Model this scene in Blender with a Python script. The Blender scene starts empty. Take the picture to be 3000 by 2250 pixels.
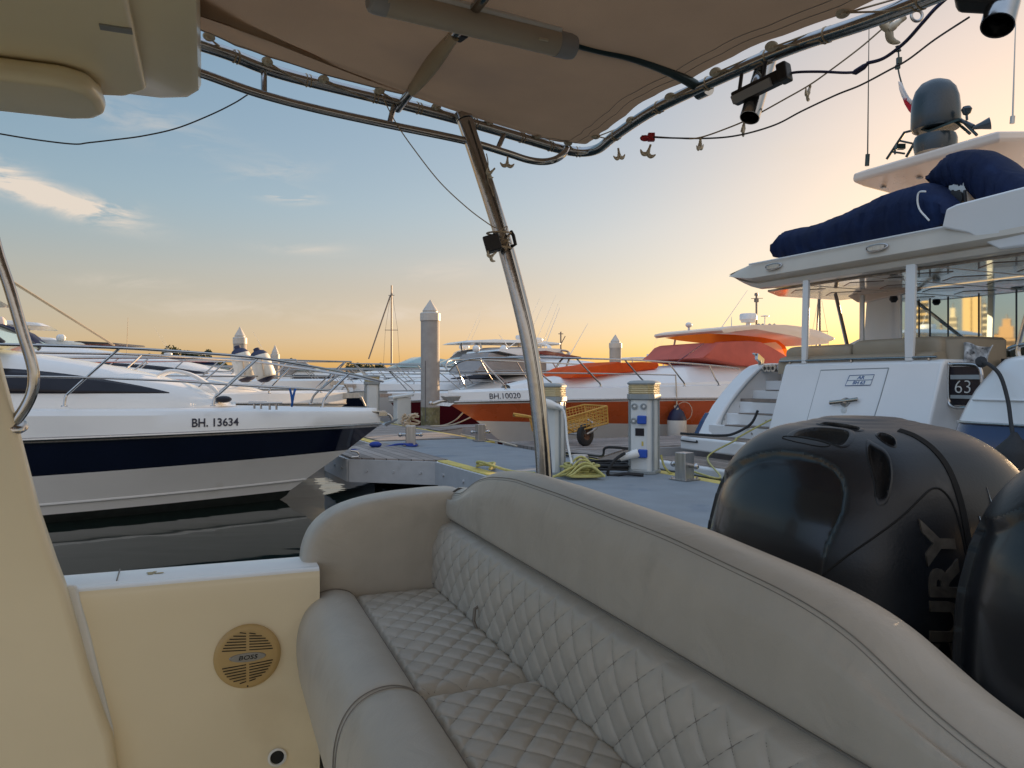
import bpy, bmesh, math, random
from mathutils import Vector, Matrix
from mathutils.bvhtree import BVHTree
R_ = math.radians
SC = bpy.context.scene
COL = SC.collection
random.seed(7)
# ------------------------------------------------------------------ camera constants (world: metres, water at z=0, camera looks along +Y)
F, CU, V0, HC = 2250.0, 1500.0, 1115.0, 1.6
def U(u, v, Y): return Vector(((u-CU)/F*Y, Y, HC-(v-V0)/F*Y))
def px(p): return (CU+p[0]/p[1]*F, V0-(p[2]-HC)/p[1]*F)
class Frame:
    """a vertical-axis frame: d along a berth edge, n across it"""
    def __init__(s, o, d):
        l = math.hypot(*d); s.o = Vector((o[0], o[1])); s.d = Vector((d[0]/l, d[1]/l)); s.n = Vector((-s.d.y, s.d.x))
        s.ang = math.atan2(s.d.y, s.d.x)
    def w(s, a, t, z=0.0):
        p = s.o+s.d*a+s.n*t; return Vector((p.x, p.y, z))
    def T(s, u, v, t):
        a = (u-CU)/F; return U(u, v, (s.o.dot(s.n)+t)/(a*s.n.x+s.n.y))
    def S(s, u, v, q):
        a = (u-CU)/F; return U(u, v, (s.o.dot(s.d)+q)/(a*s.d.x+s.d.y))
    def Z(s, u, v, z): return U(u, v, (HC-z)*F/(v-V0))
    def loc(s, p):
        q = Vector((p[0], p[1]))-s.o; return (q.dot(s.d), q.dot(s.n), p[2])
B = Frame((-0.2255, 2.9), (.36, -.933))      # own boat: bench corner, bench runs along d
DK = Frame((-1.0, 10.4), (.43, -.903))       # pontoon: near edge t=0, far edge t=2.06
YA = Frame((3.1, 12.7), (.43, -.903))        # big yacht: transom top t=0
# ------------------------------------------------------------------ materials
def mat(name, col, rough=.5, metal=0., var=.10, ns=4., bump=0., bs=60., coat=0., spec=.5, trl=0., rv=.08, detail=5., streak=None, stain=None, wr=None):
    m = bpy.data.materials.new(name); m.use_nodes = True
    nt = m.node_tree; N, L = nt.nodes, nt.links
    bs_ = N['Principled BSDF']
    tc = N.new('ShaderNodeTexCoord'); src = tc.outputs['Object']
    if streak:
        mp = N.new('ShaderNodeMapping'); mp.inputs['Scale'].default_value = streak; L.new(src, mp.inputs[0]); src = mp.outputs[0]
    nz = N.new('ShaderNodeTexNoise'); nz.inputs['Scale'].default_value = ns; nz.inputs['Detail'].default_value = detail; L.new(src, nz.inputs['Vector'])
    c = Vector(col[:3])
    rp = N.new('ShaderNodeValToRGB')
    rp.color_ramp.elements[0].position = .3; rp.color_ramp.elements[1].position = .7
    rp.color_ramp.elements[0].color = (*[max(0, x*(1-var)) for x in c], 1); rp.color_ramp.elements[1].color = (*[min(1, x*(1+var)) for x in c], 1)
    L.new(nz.outputs['Fac'], rp.inputs[0])
    cout = rp.outputs[0]
    if stain:   # (colour, scale, threshold): irregular dirt
        n2 = N.new('ShaderNodeTexNoise'); n2.inputs['Scale'].default_value = stain[1]; n2.inputs['Detail'].default_value = 8; L.new(src, n2.inputs['Vector'])
        r2 = N.new('ShaderNodeValToRGB'); r2.color_ramp.elements[0].position = stain[2]; r2.color_ramp.elements[1].position = min(1, stain[2]+.16)
        L.new(n2.outputs['Fac'], r2.inputs[0])
        mx = N.new('ShaderNodeMix'); mx.data_type = 'RGBA'; L.new(r2.outputs[0], mx.inputs['Factor']); L.new(cout, mx.inputs[6]); mx.inputs[7].default_value = (*stain[0], 1); cout = mx.outputs[2]
    L.new(cout, bs_.inputs['Base Color'])
    mr = N.new('ShaderNodeMapRange'); mr.inputs[3].default_value = max(.02, rough-rv); mr.inputs[4].default_value = min(1, rough+rv)
    L.new(nz.outputs['Fac'], mr.inputs[0]); L.new(mr.outputs[0], bs_.inputs['Roughness'])
    bs_.inputs['Metallic'].default_value = metal; bs_.inputs['Specular IOR Level'].default_value = spec
    bs_.inputs['Coat Weight'].default_value = coat; bs_.inputs['Coat Roughness'].default_value = .08
    if bump and wr:      # broad slack wrinkles under the fine grain
        n4 = N.new('ShaderNodeTexNoise'); n4.inputs['Scale'].default_value = wr[0]; n4.inputs['Detail'].default_value = 3; n4.inputs['Distortion'].default_value = 1.2; L.new(src, n4.inputs['Vector'])
        b4 = N.new('ShaderNodeBump'); b4.inputs['Strength'].default_value = wr[1]; b4.inputs['Distance'].default_value = .02; L.new(n4.outputs['Fac'], b4.inputs['Height'])
    if bump:
        n3 = N.new('ShaderNodeTexNoise'); n3.inputs['Scale'].default_value = bs; n3.inputs['Detail'].default_value = 4; L.new(src, n3.inputs['Vector'])
        bp = N.new('ShaderNodeBump'); bp.inputs['Strength'].default_value = bump; bp.inputs['Distance'].default_value = .01
        L.new(n3.outputs['Fac'], bp.inputs['Height'])
        if wr: L.new(b4.outputs[0], bp.inputs['Normal'])
        L.new(bp.outputs[0], bs_.inputs['Normal'])
    if trl:
        tr = N.new('ShaderNodeBsdfTranslucent'); L.new(cout, tr.inputs[0])
        ms = N.new('ShaderNodeMixShader'); ms.inputs[0].default_value = trl
        L.new(bs_.outputs[0], ms.inputs[1]); L.new(tr.outputs[0], ms.inputs[2]); L.new(ms.outputs[0], N['Material Output'].inputs[0])
    m['c'] = 1
    return m
M = {}
M['gel'] = mat('cream_gelcoat', (.80, .69, .485), .34, var=.03, ns=2.5, coat=.2, bump=.06, bs=3, stain=((.70, .58, .39), 2.2, .62))
M['gelw'] = mat('white_gelcoat_worn', (.74, .74, .73), .38, var=.04, ns=6, stain=((.55, .53, .47), 5, .66))
M['gelh'] = mat('lightened_gelcoat', (.90, .77, .53), .34, var=.03, ns=2.5, coat=.2, bump=.06, bs=3, stain=((.76, .60, .36), 1.6, .64))  # cream gelcoat lightened and warmed, bounce light put into the hardtop's colour
M['gelt'] = mat('coaming_white', (.82, .82, .80), .36, var=.03, ns=4, coat=.2, stain=((.66, .64, .58), 4, .68))
M['leather'] = mat('taupe_vinyl', (.455, .42, .36), .40, var=.05, ns=9, bump=.12, bs=420, spec=.42, stain=((.36, .33, .28), 5, .62), wr=(9, .22))
M['thread'] = mat('taupe_thread', (.22, .20, .175), .8)
M['seamd'] = mat('dark_seam', (.10, .09, .08), .8)
M['gap'] = mat('dark_gap', (.012, .012, .012), .8)
M['steel'] = mat('polished_steel', (.45, .435, .42), .17, metal=1, var=.06, ns=30, rv=.06, bump=.05, bs=25)
M['steelb'] = mat('brushed_steel', (.50, .48, .46), .34, metal=1, var=.15, ns=40, streak=(1, 1, .08))
M['canvas'] = mat('brown_canvas', (.42, .262, .155), .85, var=.08, ns=3, bump=.25, bs=300, trl=.30, stain=((.36, .23, .145), 1.7, .60), wr=(4, .25))
M['sleeve'] = mat('tan_sleeve', (.50, .39, .26), .8, bump=.2, bs=200)
M['blackp'] = mat('black_plastic', (.018, .018, .020), .42, var=.2, ns=20)
M['rubber'] = mat('black_rubber', (.016, .016, .017), .7, var=.25, ns=30, bump=.2, bs=80)
M['cowl'] = mat('satin_black_cowl', (.017, .020, .025), .38, var=.22, ns=6, spec=.45, rv=.10, bump=.05, bs=160, stain=((.045, .047, .05), 10, .64))
M['cowlf'] = mat('gloss_black_panel', (.010, .013, .019), .24, var=.2, ns=5, spec=.5, coat=.25, rv=.06, stain=((.03, .033, .038), 14, .68))
M['cowlt'] = mat('worn_raised_letters', (.115, .102, .084), .5, var=.3, ns=40)
M['white'] = mat('white_hull_paint', (.73, .73, .72), .22, var=.025, ns=1.5, coat=.4, stain=((.70, .69, .65), 1.3, .66))
M['whiteb'] = mat('lightened_hull_bottom', (.86, .86, .85), .3, var=.03, ns=2, stain=((.72, .71, .66), 2.0, .64))  # same white as the topsides, with the lower hull's brighter light painted in
M['whiteg'] = mat('white_deck', (.74, .74, .73), .42, var=.04, ns=3, stain=((.60, .58, .53), 3, .66))
M['navy'] = mat('navy_hull_paint', (.006, .010, .030), .10, var=.15, ns=2, coat=.6, spec=.55)
M['blueh'] = mat('blue_hull_paint', (.007, .024, .10), .12, var=.12, ns=2, coat=.7, spec=.55)
M['anti'] = mat('dark_antifouling', (.010, .014, .012), .8, var=.4, ns=12)
M['redh'] = mat('maroon_hull_paint', (.13, .010, .018), .18, var=.1, ns=2, coat=.5)
M['oraneh'] = mat('rust_orange_hull', (.56, .115, .035), .28, var=.08, ns=2, coat=.4)
M['orcan'] = mat('orange_canvas', (.82, .150, .018), .8, var=.10, ns=5, bump=.25, bs=25, trl=.5)
M['orcan2'] = mat('coral_cover', (.60, .135, .095), .75, var=.10, ns=3, bump=.3, bs=9, trl=.16)
M['blucan'] = mat('blue_canvas', (.0065, .015, .052), .8, var=.25, ns=3, bump=.9, bs=5, trl=.04, spec=.25, stain=((.012, .028, .085), 3, .58), wr=(3.5, .9))
M['gcan'] = mat('grey_canvas', (.36, .34, .33), .8, var=.08, ns=3, bump=.3, bs=12, trl=.15)
M['bluec'] = mat('royal_blue_cover', (.010, .018, .12), .7, var=.2, ns=5, bump=.3, bs=10)
M['glassd'] = mat('dark_boat_window', (.016, .014, .019), .22, var=.3, ns=3, spec=.25, rv=.08)
M['glasst'] = mat('teal_windscreen', (.30, .42, .42), .08, var=.05, ns=2, spec=.8, coat=.5)
M['mirror'] = mat('mirror_door_glass', (.52, .66, .72), .015, metal=1, var=.02, ns=.4, rv=.012)
M['teak'] = mat('weathered_teak', (.30, .245, .205), .7, var=.2, ns=14, bump=.2, bs=90, streak=(1, 1, 1))
M['beige'] = mat('beige_yacht_cushion', (.33, .265, .185), .6, var=.06, ns=6, bump=.1, bs=60)
M['gloss'] = mat('gloss_ceiling_panel', (.50, .42, .34), .10, var=.22, ns=1.8, coat=.6, rv=.05, streak=(2, 8, 1))
M['ceil'] = mat('dark_recessed_panel', (.14, .09, .065), .16, var=.2, ns=4, coat=.4)
M['concrete'] = mat('pile_concrete', (.33, .31, .29), .8, var=.10, ns=6, bump=.35, bs=35, stain=((.30, .27, .235), 3.2, .60))
M['algae'] = mat('pile_algae', (.165, .15, .075), .85, var=.35, ns=9, bump=.5, bs=40, stain=((.34, .31, .26), 6, .56))
M['cone'] = mat('pile_cap_plastic', (.50, .465, .42), .5, var=.05, ns=8)
M['dock'] = mat('grey_pontoon_deck', (.215, .238, .258), .72, var=.10, ns=3.5, bump=.35, bs=120, stain=((.115, .15, .20), 1.7, .60))
M['fascia'] = mat('grey_fascia_board', (.43, .435, .44), .65, var=.06, ns=7, bump=.2, bs=50, stain=((.28, .275, .27), 4, .66))
M['yel'] = mat('faded_yellow_edge', (.56, .44, .10), .65, var=.14, ns=8, bump=.2, bs=60, stain=((.34, .30, .19), 6, .58))
M['float'] = mat('black_float', (.015, .016, .015), .7, var=.3, ns=9)
M['pedw'] = mat('pedestal_shell', (.62, .64, .63), .4, var=.04, ns=5, stain=((.5, .5, .47), 6, .66))
M['pedg'] = mat('pedestal_grey_trim', (.27, .29, .29), .5, var=.08, ns=8)
M['pedy'] = mat('pedestal_lens', (.70, .60, .36), .35, var=.05, ns=8, trl=.3)
M['blue'] = mat('blue_socket', (.015, .075, .40), .4)
M['white2'] = mat('white_plastic', (.75, .74, .71), .4, var=.04)
M['cartY'] = mat('yellow_cart_paint', (.60, .31, .05), .5, var=.15, ns=14, stain=((.26, .14, .05), 9, .62))
M['rust'] = mat('rusty_rim', (.17, .085, .05), .7, var=.3, ns=25)
M['ropey'] = mat('yellow_green_hose', (.44, .40, .13), .55, var=.15, ns=30)
M['ropec'] = mat('cream_rope', (.52, .43, .32), .85, var=.2, ns=60, bump=.4, bs=150)
M['ropew'] = mat('white_rope', (.72, .72, .70), .8, var=.08, ns=60)
M['ropeb'] = mat('blue_rope', (.02, .05, .28), .8, var=.2, ns=60)
M['wire'] = mat('grey_wire', (.10, .10, .11), .6)
M['wireb'] = mat('violet_black_cable', (.028, .026, .075), .5)
M['lampc'] = mat('cream_lamp_plastic', (.74, .66, .52), .4, var=.06, ns=20, trl=.2)
M['red'] = mat('red_plastic', (.45, .02, .03), .5)
M['spk'] = mat('tan_speaker_plastic', (.50, .34, .14), .5, var=.05, ns=10)
M['greyp'] = mat('grey_plate', (.33, .32, .30), .4, metal=.4)
M['tubel'] = mat('lamp_diffuser', (.62, .53, .42), .35, var=.04, ns=4, trl=.25)
M['greycap'] = mat('grey_lamp_cap', (.34, .33, .33), .45)
M['tealp'] = mat('dark_green_pole', (.025, .045, .045), .3, metal=.3, spec=.6)
M['dome'] = mat('slate_dome', (.030, .044, .055), .28, var=.05, ns=3, coat=.2)
M['htop'] = mat('hardtop_shell', (.80, .655, .54), .3, var=.04, ns=2, coat=.15)
M['ovh'] = mat('flybridge_shell', (.60, .53, .44), .35, var=.05, ns=2, coat=.2, stain=((.47, .44, .40), 2, .64))
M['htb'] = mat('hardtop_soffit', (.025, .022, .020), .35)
M['flagw'] = mat('flag_white', (.75, .74, .74), .8, trl=.2)
M['flagr'] = mat('flag_red', (.55, .02, .04), .8, trl=.2)
M['ink'] = mat('navy_ink', (.012, .014, .035), .5)
M['inkb'] = mat('blue_ink', (.06, .12, .27), .5)
M['num'] = mat('pale_number', (.62, .60, .55), .5)
M['fendw'] = mat('white_fender', (.66, .64, .58), .45, var=.06, ns=6, stain=((.48, .45, .38), 6, .62))
M['fendb'] = mat('navy_fender_end', (.010, .012, .045), .5, var=.2)
M['mast'] = mat('mast_alloy', (.20, .17, .15), .5, metal=.3)
M['towel'] = mat('printed_towel', (.46, .44, .42), .9, var=.6, ns=16, detail=2, stain=((.05, .05, .05), 20, .55))
M['leaf'] = mat('dark_leaf', (.050, .062, .022), .7, var=.5, ns=3, trl=.2)
M['bark'] = mat('bark', (.11, .08, .055), .9, var=.3, ns=9)
M['land'] = mat('shore_ground', (.16, .14, .11), .9, var=.3, ns=.2)
# ------------------------------------------------------------------ mesh builder
def cr(pts, n=8, closed=False):
    """Catmull-Rom through points"""
    P = [Vector(p) for p in pts]; out = []; k = len(P)
    for i in range(k if closed else k-1):
        a, b, c, d = (P[(i-1) % k], P[i], P[(i+1) % k], P[(i+2) % k]) if closed else (P[max(i-1, 0)], P[i], P[i+1], P[min(i+2, k-1)])
        for j in range(n):
            t = j/n
            out.append(.5*((2*b)+(c-a)*t+(2*a-5*b+4*c-d)*t*t+(3*b-3*c+d-a)*t**3))
    if not closed: out.append(P[-1].copy())
    return out
def lerp1(x, tab):
    if x <= tab[0][0]: return tab[0][1]
    for (a, b), (c, d) in zip(tab, tab[1:]):
        if x <= c: return b+(d-b)*(x-a)/(c-a)
    return tab[-1][1]
def smooth1(x, tab, w):
    return sum(lerp1(x+w*k/3, tab) for k in range(-3, 4))/7
class MB:
    def __init__(s): s.bm = bmesh.new(); s.mi = 0
    def f(s, vs, m=None):
        try: fc = s.bm.faces.new(vs)
        except ValueError: return None
        fc.material_index = s.mi if m is None else m; return fc
    def box(s, c, size, Rm=None):
        c = Vector(c); Rm = Rm or Matrix.Identity(3); h = [x/2 for x in size]
        v = [s.bm.verts.new(c+Rm @ Vector((h[0]*a, h[1]*b, h[2]*e))) for a in (-1, 1) for b in (-1, 1) for e in (-1, 1)]
        for q in ((0, 1, 3, 2), (4, 6, 7, 5), (0, 4, 5, 1), (2, 3, 7, 6), (0, 2, 6, 4), (1, 5, 7, 3)): s.f([v[i] for i in q])
        return s
    def fbox(s, fr, s0, s1, t0, t1, z0, z1):
        Rm = Matrix(((fr.d.x, fr.n.x, 0), (fr.d.y, fr.n.y, 0), (0, 0, 1)))
        return s.box(fr.w((s0+s1)/2, (t0+t1)/2, (z0+z1)/2), (abs(s1-s0), abs(t1-t0), abs(z1-z0)), Rm)
    def grid(s, fn, nu, nv, closeu=False, mfn=None):
        g = [[s.bm.verts.new(fn(i/nu, j/nv)) for j in range(nv+1)] for i in range(nu if closeu else nu+1)]
        for i in range(nu):
            for j in range(nv):
                a, b = g[i], g[(i+1) % len(g)]
                s.f([a[j], b[j], b[j+1], a[j+1]], mfn(i/nu, j/nv) if mfn else None)
        return g
    def loft(s, rings, cap=True, closed=True, mfn=None):
        g = [[s.bm.verts.new(p) for p in r] for r in rings]; k = len(g[0])
        for i in range(len(g)-1):
            for j in range(k if closed else k-1):
                s.f([g[i][j], g[i+1][j], g[i+1][(j+1) % k], g[i][(j+1) % k]], mfn(i, j) if mfn else None)
        if cap and closed: s.f(g[0]); s.f(g[-1][::-1])
        return g
    def tube(s, pts, r, seg=8, closed=False, sq=1.0, up=None):
        P = [Vector(p) for p in pts]; n = len(P); rings = []; prev = None
        for i in range(n):
            a, b = (P[(i-1) % n], P[(i+1) % n]) if closed else (P[max(i-1, 0)], P[min(i+1, n-1)])
            t = (b-a)
            if t.length < 1e-9: t = Vector((0, 0, 1))
            t.normalize()
            if prev is None:
                ref = Vector(up) if up else (Vector((0, 0, 1)) if abs(t.z) < .9 else Vector((1, 0, 0)))
                x = ref-t*ref.dot(t)
            else: x = prev-t*prev.dot(t)
            if x.length < 1e-6: x = t.orthogonal()
            x.normalize(); prev = x; y = t.cross(x)
            rr = r[i] if isinstance(r, (list, tuple)) else r
            rings.append([P[i]+(x*math.cos(2*math.pi*k/seg)+y*sq*math.sin(2*math.pi*k/seg))*rr for k in range(seg)])
        if closed: rings.append(rings[0])
        s.loft(rings, cap=not closed); return s
    def lathe(s, prof, c, axis=(0, 0, 1), seg=24, sx=1.0, mfn=None):
        ax = Vector(axis).normalized(); x = (Vector((1, 0, 0)) if abs(ax.x) < .9 else Vector((0, 1, 0))); x = (x-ax*x.dot(ax)).normalized(); y = ax.cross(x); c = Vector(c)
        s.loft([[c+ax*z+(x*math.cos(2*math.pi*k/seg)*sx+y*math.sin(2*math.pi*k/seg))*max(r, 1e-4) for k in range(seg)] for r, z in prof], cap=False, mfn=mfn); return s
    def prism(s, poly, vec):
        vec = Vector(vec); a = [s.bm.verts.new(Vector(p)) for p in poly]; b = [s.bm.verts.new(Vector(p)+vec) for p in poly]; k = len(a)
        s.f(a[::-1]); s.f(b)
        for i in range(k): s.f([a[i], a[(i+1) % k], b[(i+1) % k], b[i]])
        return s
    def ball(s, c, r, sc=(1, 1, 1), n=10):
        c = Vector(c)
        s.loft([[c+Vector((r*sc[0]*math.sin(math.pi*max(.01, min(.99, i/n)))*math.cos(2*math.pi*k/(2*n)), r*sc[1]*math.sin(math.pi*max(.01, min(.99, i/n)))*math.sin(2*math.pi*k/(2*n)), r*sc[2]*math.cos(math.pi*max(.01, min(.99, i/n))))) for k in range(2*n)] for i in range(n+1)]); return s
    def build(s, name, mats, parent=None, smooth=35, bevel=0, bseg=2, sub=0, merge=0, solid=0):
        if merge: bmesh.ops.remove_doubles(s.bm, verts=s.bm.verts, dist=merge)
        bmesh.ops.recalc_face_normals(s.bm, faces=s.bm.faces)
        me = bpy.data.meshes.new(name); s.bm.to_mesh(me); s.bm.free()
        o = bpy.data.objects.new(name, me); COL.objects.link(o)
        for m in (mats if isinstance(mats, (list, tuple)) else [mats]): me.materials.append(m if not isinstance(m, str) else M[m])
        if smooth:
            me.polygons.foreach_set('use_smooth', [True]*len(me.polygons)); me.set_sharp_from_angle(angle=R_(smooth))
        if parent is not None:
            o.parent = parent
            if parent.type == 'EMPTY': o.location = -parent.location if not parent.get('_loc') else (0, 0, 0)
        else:
            xs = [v.co for v in me.vertices]
            if xs:
                c = Vector(((min(v.x for v in xs)+max(v.x for v in xs))/2, (min(v.y for v in xs)+max(v.y for v in xs))/2, min(v.z for v in xs)))
                me.transform(Matrix.Translation(-c)); o.location = c
        if solid:
            md = o.modifiers.new('thick', 'SOLIDIFY'); md.thickness = solid; md.offset = 0
        if bevel:
            md = o.modifiers.new('bevel', 'BEVEL'); md.width = bevel; md.segments = bseg; md.limit_method = 'ANGLE'; md.angle_limit = R_(30); md.harden_normals = True
        if sub:
            md = o.modifiers.new('sub', 'SUBSURF'); md.levels = sub; md.render_levels = sub
        return o
def tag(o, label, cat, group=None):
    o['label'] = label; o['category'] = cat
    if group: o['group'] = group
    return o
def thing(name, label, cat, loc=(0, 0, 0), group=None, local=False):
    o = bpy.data.objects.new(name, None); COL.objects.link(o); o.empty_display_size = .2
    o.location = loc
    if local: o['_loc'] = 1
    return tag(o, label, cat, group)
def struct(o): o['kind'] = 'structure'; return o
def copy_tree(o, parent=None):
    c = o.copy(); COL.objects.link(c)
    if parent is not None: c.parent = parent
    for ch in [x for x in COL.objects if x.parent == o]: copy_tree(ch, c)
    return c
def text_obj(body, size, ext, name, m, parent, fn, shear=0., bold=0., align='CENTER', sx=1.0, loc0=True):
    """lettering as a mesh; fn maps (x, y, depth) of the flat lettering to a point"""
    cu = bpy.data.curves.new('t', 'FONT'); cu.body = body; cu.size = size; cu.extrude = ext; cu.align_x = align; cu.align_y = 'CENTER'; cu.shear = shear; cu.offset = bold; cu.resolution_u = 4
    t = bpy.data.objects.new('t', cu); COL.objects.link(t); dg = bpy.context.evaluated_depsgraph_get(); dg.update()
    me = bpy.data.meshes.new_from_object(t.evaluated_get(dg)); COL.objects.unlink(t); bpy.data.objects.remove(t)
    for v in me.vertices: v.co = fn(v.co.x*sx, v.co.y, v.co.z)
    me.name = name; me.materials.clear(); me.materials.append(M[m])
    o = bpy.data.objects.new(name, me); COL.objects.link(o); o.parent = parent
    if parent.type == 'EMPTY' and not parent.get('_loc'): o.location = -parent.location
    return o
# ------------------------------------------------------------------ camera, sun, sky
cd = bpy.data.cameras.new('camera'); cam = bpy.data.objects.new('camera', cd); COL.objects.link(cam)
cam.location = (0, 0, HC); cam.rotation_euler = (R_(90), 0, 0); cd.lens = 27; cd.sensor_width = 36; cd.shift_y = -10/3000; cd.clip_start = .02; cd.clip_end = 9000
SC.camera = cam
SUN_AZ, SUN_EL = 41.0, 6.0        # clockwise from +Y
sd = bpy.data.lights.new('sun', 'SUN'); sd.energy = 4.6; sd.angle = R_(.55); sd.color = (1, .66, .36)
so = bpy.data.objects.new('sun', sd); COL.objects.link(so)
sv = Vector((math.sin(R_(SUN_AZ))*math.cos(R_(SUN_EL)), math.cos(R_(SUN_AZ))*math.cos(R_(SUN_EL)), math.sin(R_(SUN_EL))))
so.rotation_euler = sv.to_track_quat('Z', 'Y').to_euler(); so.location = sv*50
W = bpy.data.worlds.new('World'); SC.world = W; W.use_nodes = True
nt = W.node_tree; N, L = nt.nodes, nt.links
sky = N.new('ShaderNodeTexSky'); sky.sky_type = 'NISHITA'; sky.sun_disc = False
sky.sun_elevation = R_(SUN_EL); sky.sun_rotation = R_(SUN_AZ); sky.air_density = 1.0; sky.dust_density = 1.0; sky.ozone_density = 2.0; sky.altitude = 0
def wn(t, **k):
    n = N.new(t)
    for a, b in k.items(): setattr(n, a, b)
    return n
def mth(op, a, b=None, c=None):
    n = wn('ShaderNodeMath', operation=op)
    for i, x in enumerate((a, b, c)):
        if x is None: continue
        if isinstance(x, (int, float)): n.inputs[i].default_value = x
        else: L.new(x, n.inputs[i])
    return n.outputs[0]
FILLB, FILLW = (1.65, 2.2, 3.05), (2.65, 2.42, 2.2)
tc = wn('ShaderNodeTexCoord'); sx = wn('ShaderNodeSeparateXYZ'); L.new(tc.outputs['Generated'], sx.inputs[0])
az = mth('ARCTAN2', sx.outputs[0], sx.outputs[1]); el = mth('ARCSINE', sx.outputs[2])
gm = wn('ShaderNodeGamma'); gm.inputs[1].default_value = .48; L.new(sky.outputs[0], gm.inputs[0])      # thin evening haze evens the sky out
hs = wn('ShaderNodeHueSaturation'); hs.inputs['Saturation'].default_value = 1.65; L.new(gm.outputs[0], hs.inputs['Color'])
# thin cirrus: stretched noise in azimuth / elevation, gathered in a few banks of sky
cv = wn('ShaderNodeCombineXYZ'); L.new(mth('MULTIPLY', az, 5.0), cv.inputs[0]); L.new(mth('MULTIPLY', el, 17.0), cv.inputs[1])
nz = wn('ShaderNodeTexNoise'); nz.inputs['Scale'].default_value = 2.3; nz.inputs['Detail'].default_value = 9; nz.inputs['Roughness'].default_value = .62; nz.inputs['Distortion'].default_value = .6
L.new(cv.outputs[0], nz.inputs['Vector'])
def bank(a0, e0, wa, we, tilt, amp):
    da = mth('SUBTRACT', az, a0); de = mth('SUBTRACT', mth('SUBTRACT', el, e0), mth('MULTIPLY', da, tilt))
    q = mth('ADD', mth('POWER', mth('ABSOLUTE', mth('DIVIDE', da, wa)), 2.0), mth('POWER', mth('ABSOLUTE', mth('DIVIDE', de, we)), 2.0))
    return mth('MULTIPLY', mth('POWER', 2.718, mth('MULTIPLY', q, -1.0)), amp)
banks = [(-.555, .205, .075, .012, -.24, 2.0), (-.49, .192, .035, .012, -.1, 1.7), (-.62, .235, .05, .014, -.3, 1.5), (-.285, .228, .028, .008, -.08, 1.9), (-.30, .255, .05, .014, .1, .35), (-.26, .165, .05, .008, 0, .4), (-.46, .115, .05, .008, 0, .4), (-.16, .085, .10, .012, .05, .4), (.02, .09, .08, .010, 0, .4), (-.09, .14, .06, .012, .1, .35), (-.46, .30, .10, .02, -.2, .35), (.36, .27, .06, .02, .2, .3), (-.35, .09, .12, .012, 0, .3)]
tot = None
for b in banks:
    o_ = bank(*b); tot = o_ if tot is None else mth('ADD', tot, o_)
th = mth('MULTIPLY', mth('SUBTRACT', nz.outputs['Fac'], .41), 4.2)
cm = mth('MINIMUM', mth('MAXIMUM', mth('MULTIPLY', mth('MAXIMUM', th, 0.0), tot), 0.0), .9)
mx = wn('ShaderNodeMix', data_type='RGBA'); L.new(cm, mx.inputs['Factor'])
def sstep(x, a, b):
    n = wn('ShaderNodeMapRange', interpolation_type='SMOOTHSTEP'); L.new(x, n.inputs[0]); n.inputs[1].default_value = a; n.inputs[2].default_value = b; return n.outputs[0]
def mixc(f, a, b, mode='MIX'):
    n = wn('ShaderNodeMix', data_type='RGBA', blend_type=mode); 
    if isinstance(f, (int, float)): n.inputs['Factor'].default_value = f
    else: L.new(f, n.inputs['Factor'])
    for i, q in ((6, a), (7, b)):
        if isinstance(q, tuple): n.inputs[i].default_value = (*q, 1)
        else: L.new(q, n.inputs[i])
    return n.outputs[2]
s1 = mixc(1.0, hs.outputs[0], (1.26, 1.09, 1.05), 'MULTIPLY')
s1 = mixc(mth('MULTIPLY', sstep(az, .05, .42), sstep(el, .12, .25)), s1, (1.06, 1.01, .925), 'MULTIPLY')
s1b = mixc(mth('MULTIPLY', sstep(el, .23, .10), sstep(az, .30, -.12)), s1, (1.02, .87, .81), 'MULTIPLY')
s2 = mixc(sstep(el, .13, .02), s1b, (1.0, 1.02, 1.14), 'MULTIPLY')       # dusty warm band on the horizon
# fill brightness added to the unseen sky over and behind the viewer
sky_fill = mth('MAXIMUM', mth('MULTIPLY', sstep(sx.outputs[1], .22, -.45), sstep(sx.outputs[2], -.03, .12)), sstep(sx.outputs[2], .52, .86))
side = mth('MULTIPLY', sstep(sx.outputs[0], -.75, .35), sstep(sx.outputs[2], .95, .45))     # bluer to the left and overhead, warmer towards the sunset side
s3 = mixc(sky_fill, s2, mixc(side, FILLB, FILLW))
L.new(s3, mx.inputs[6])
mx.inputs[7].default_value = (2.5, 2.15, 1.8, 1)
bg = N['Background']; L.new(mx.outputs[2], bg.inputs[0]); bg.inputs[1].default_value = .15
SKY = dict(sky=sky, hs=hs, mx=mx, bg=bg)
vs = SC.view_settings; vs.view_transform = 'Standard'; vs.look = 'None'; vs.gamma = 1; vs.exposure = 1.15
SC.render.engine = 'CYCLES'; SC.cycles.use_denoising = True; SC.cycles.max_bounces = 8; SC.cycles.diffuse_bounces = 7; SC.cycles.glossy_bounces = 4
try: SC.cycles.denoiser = 'OPENIMAGEDENOISE'
except Exception: pass
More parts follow.
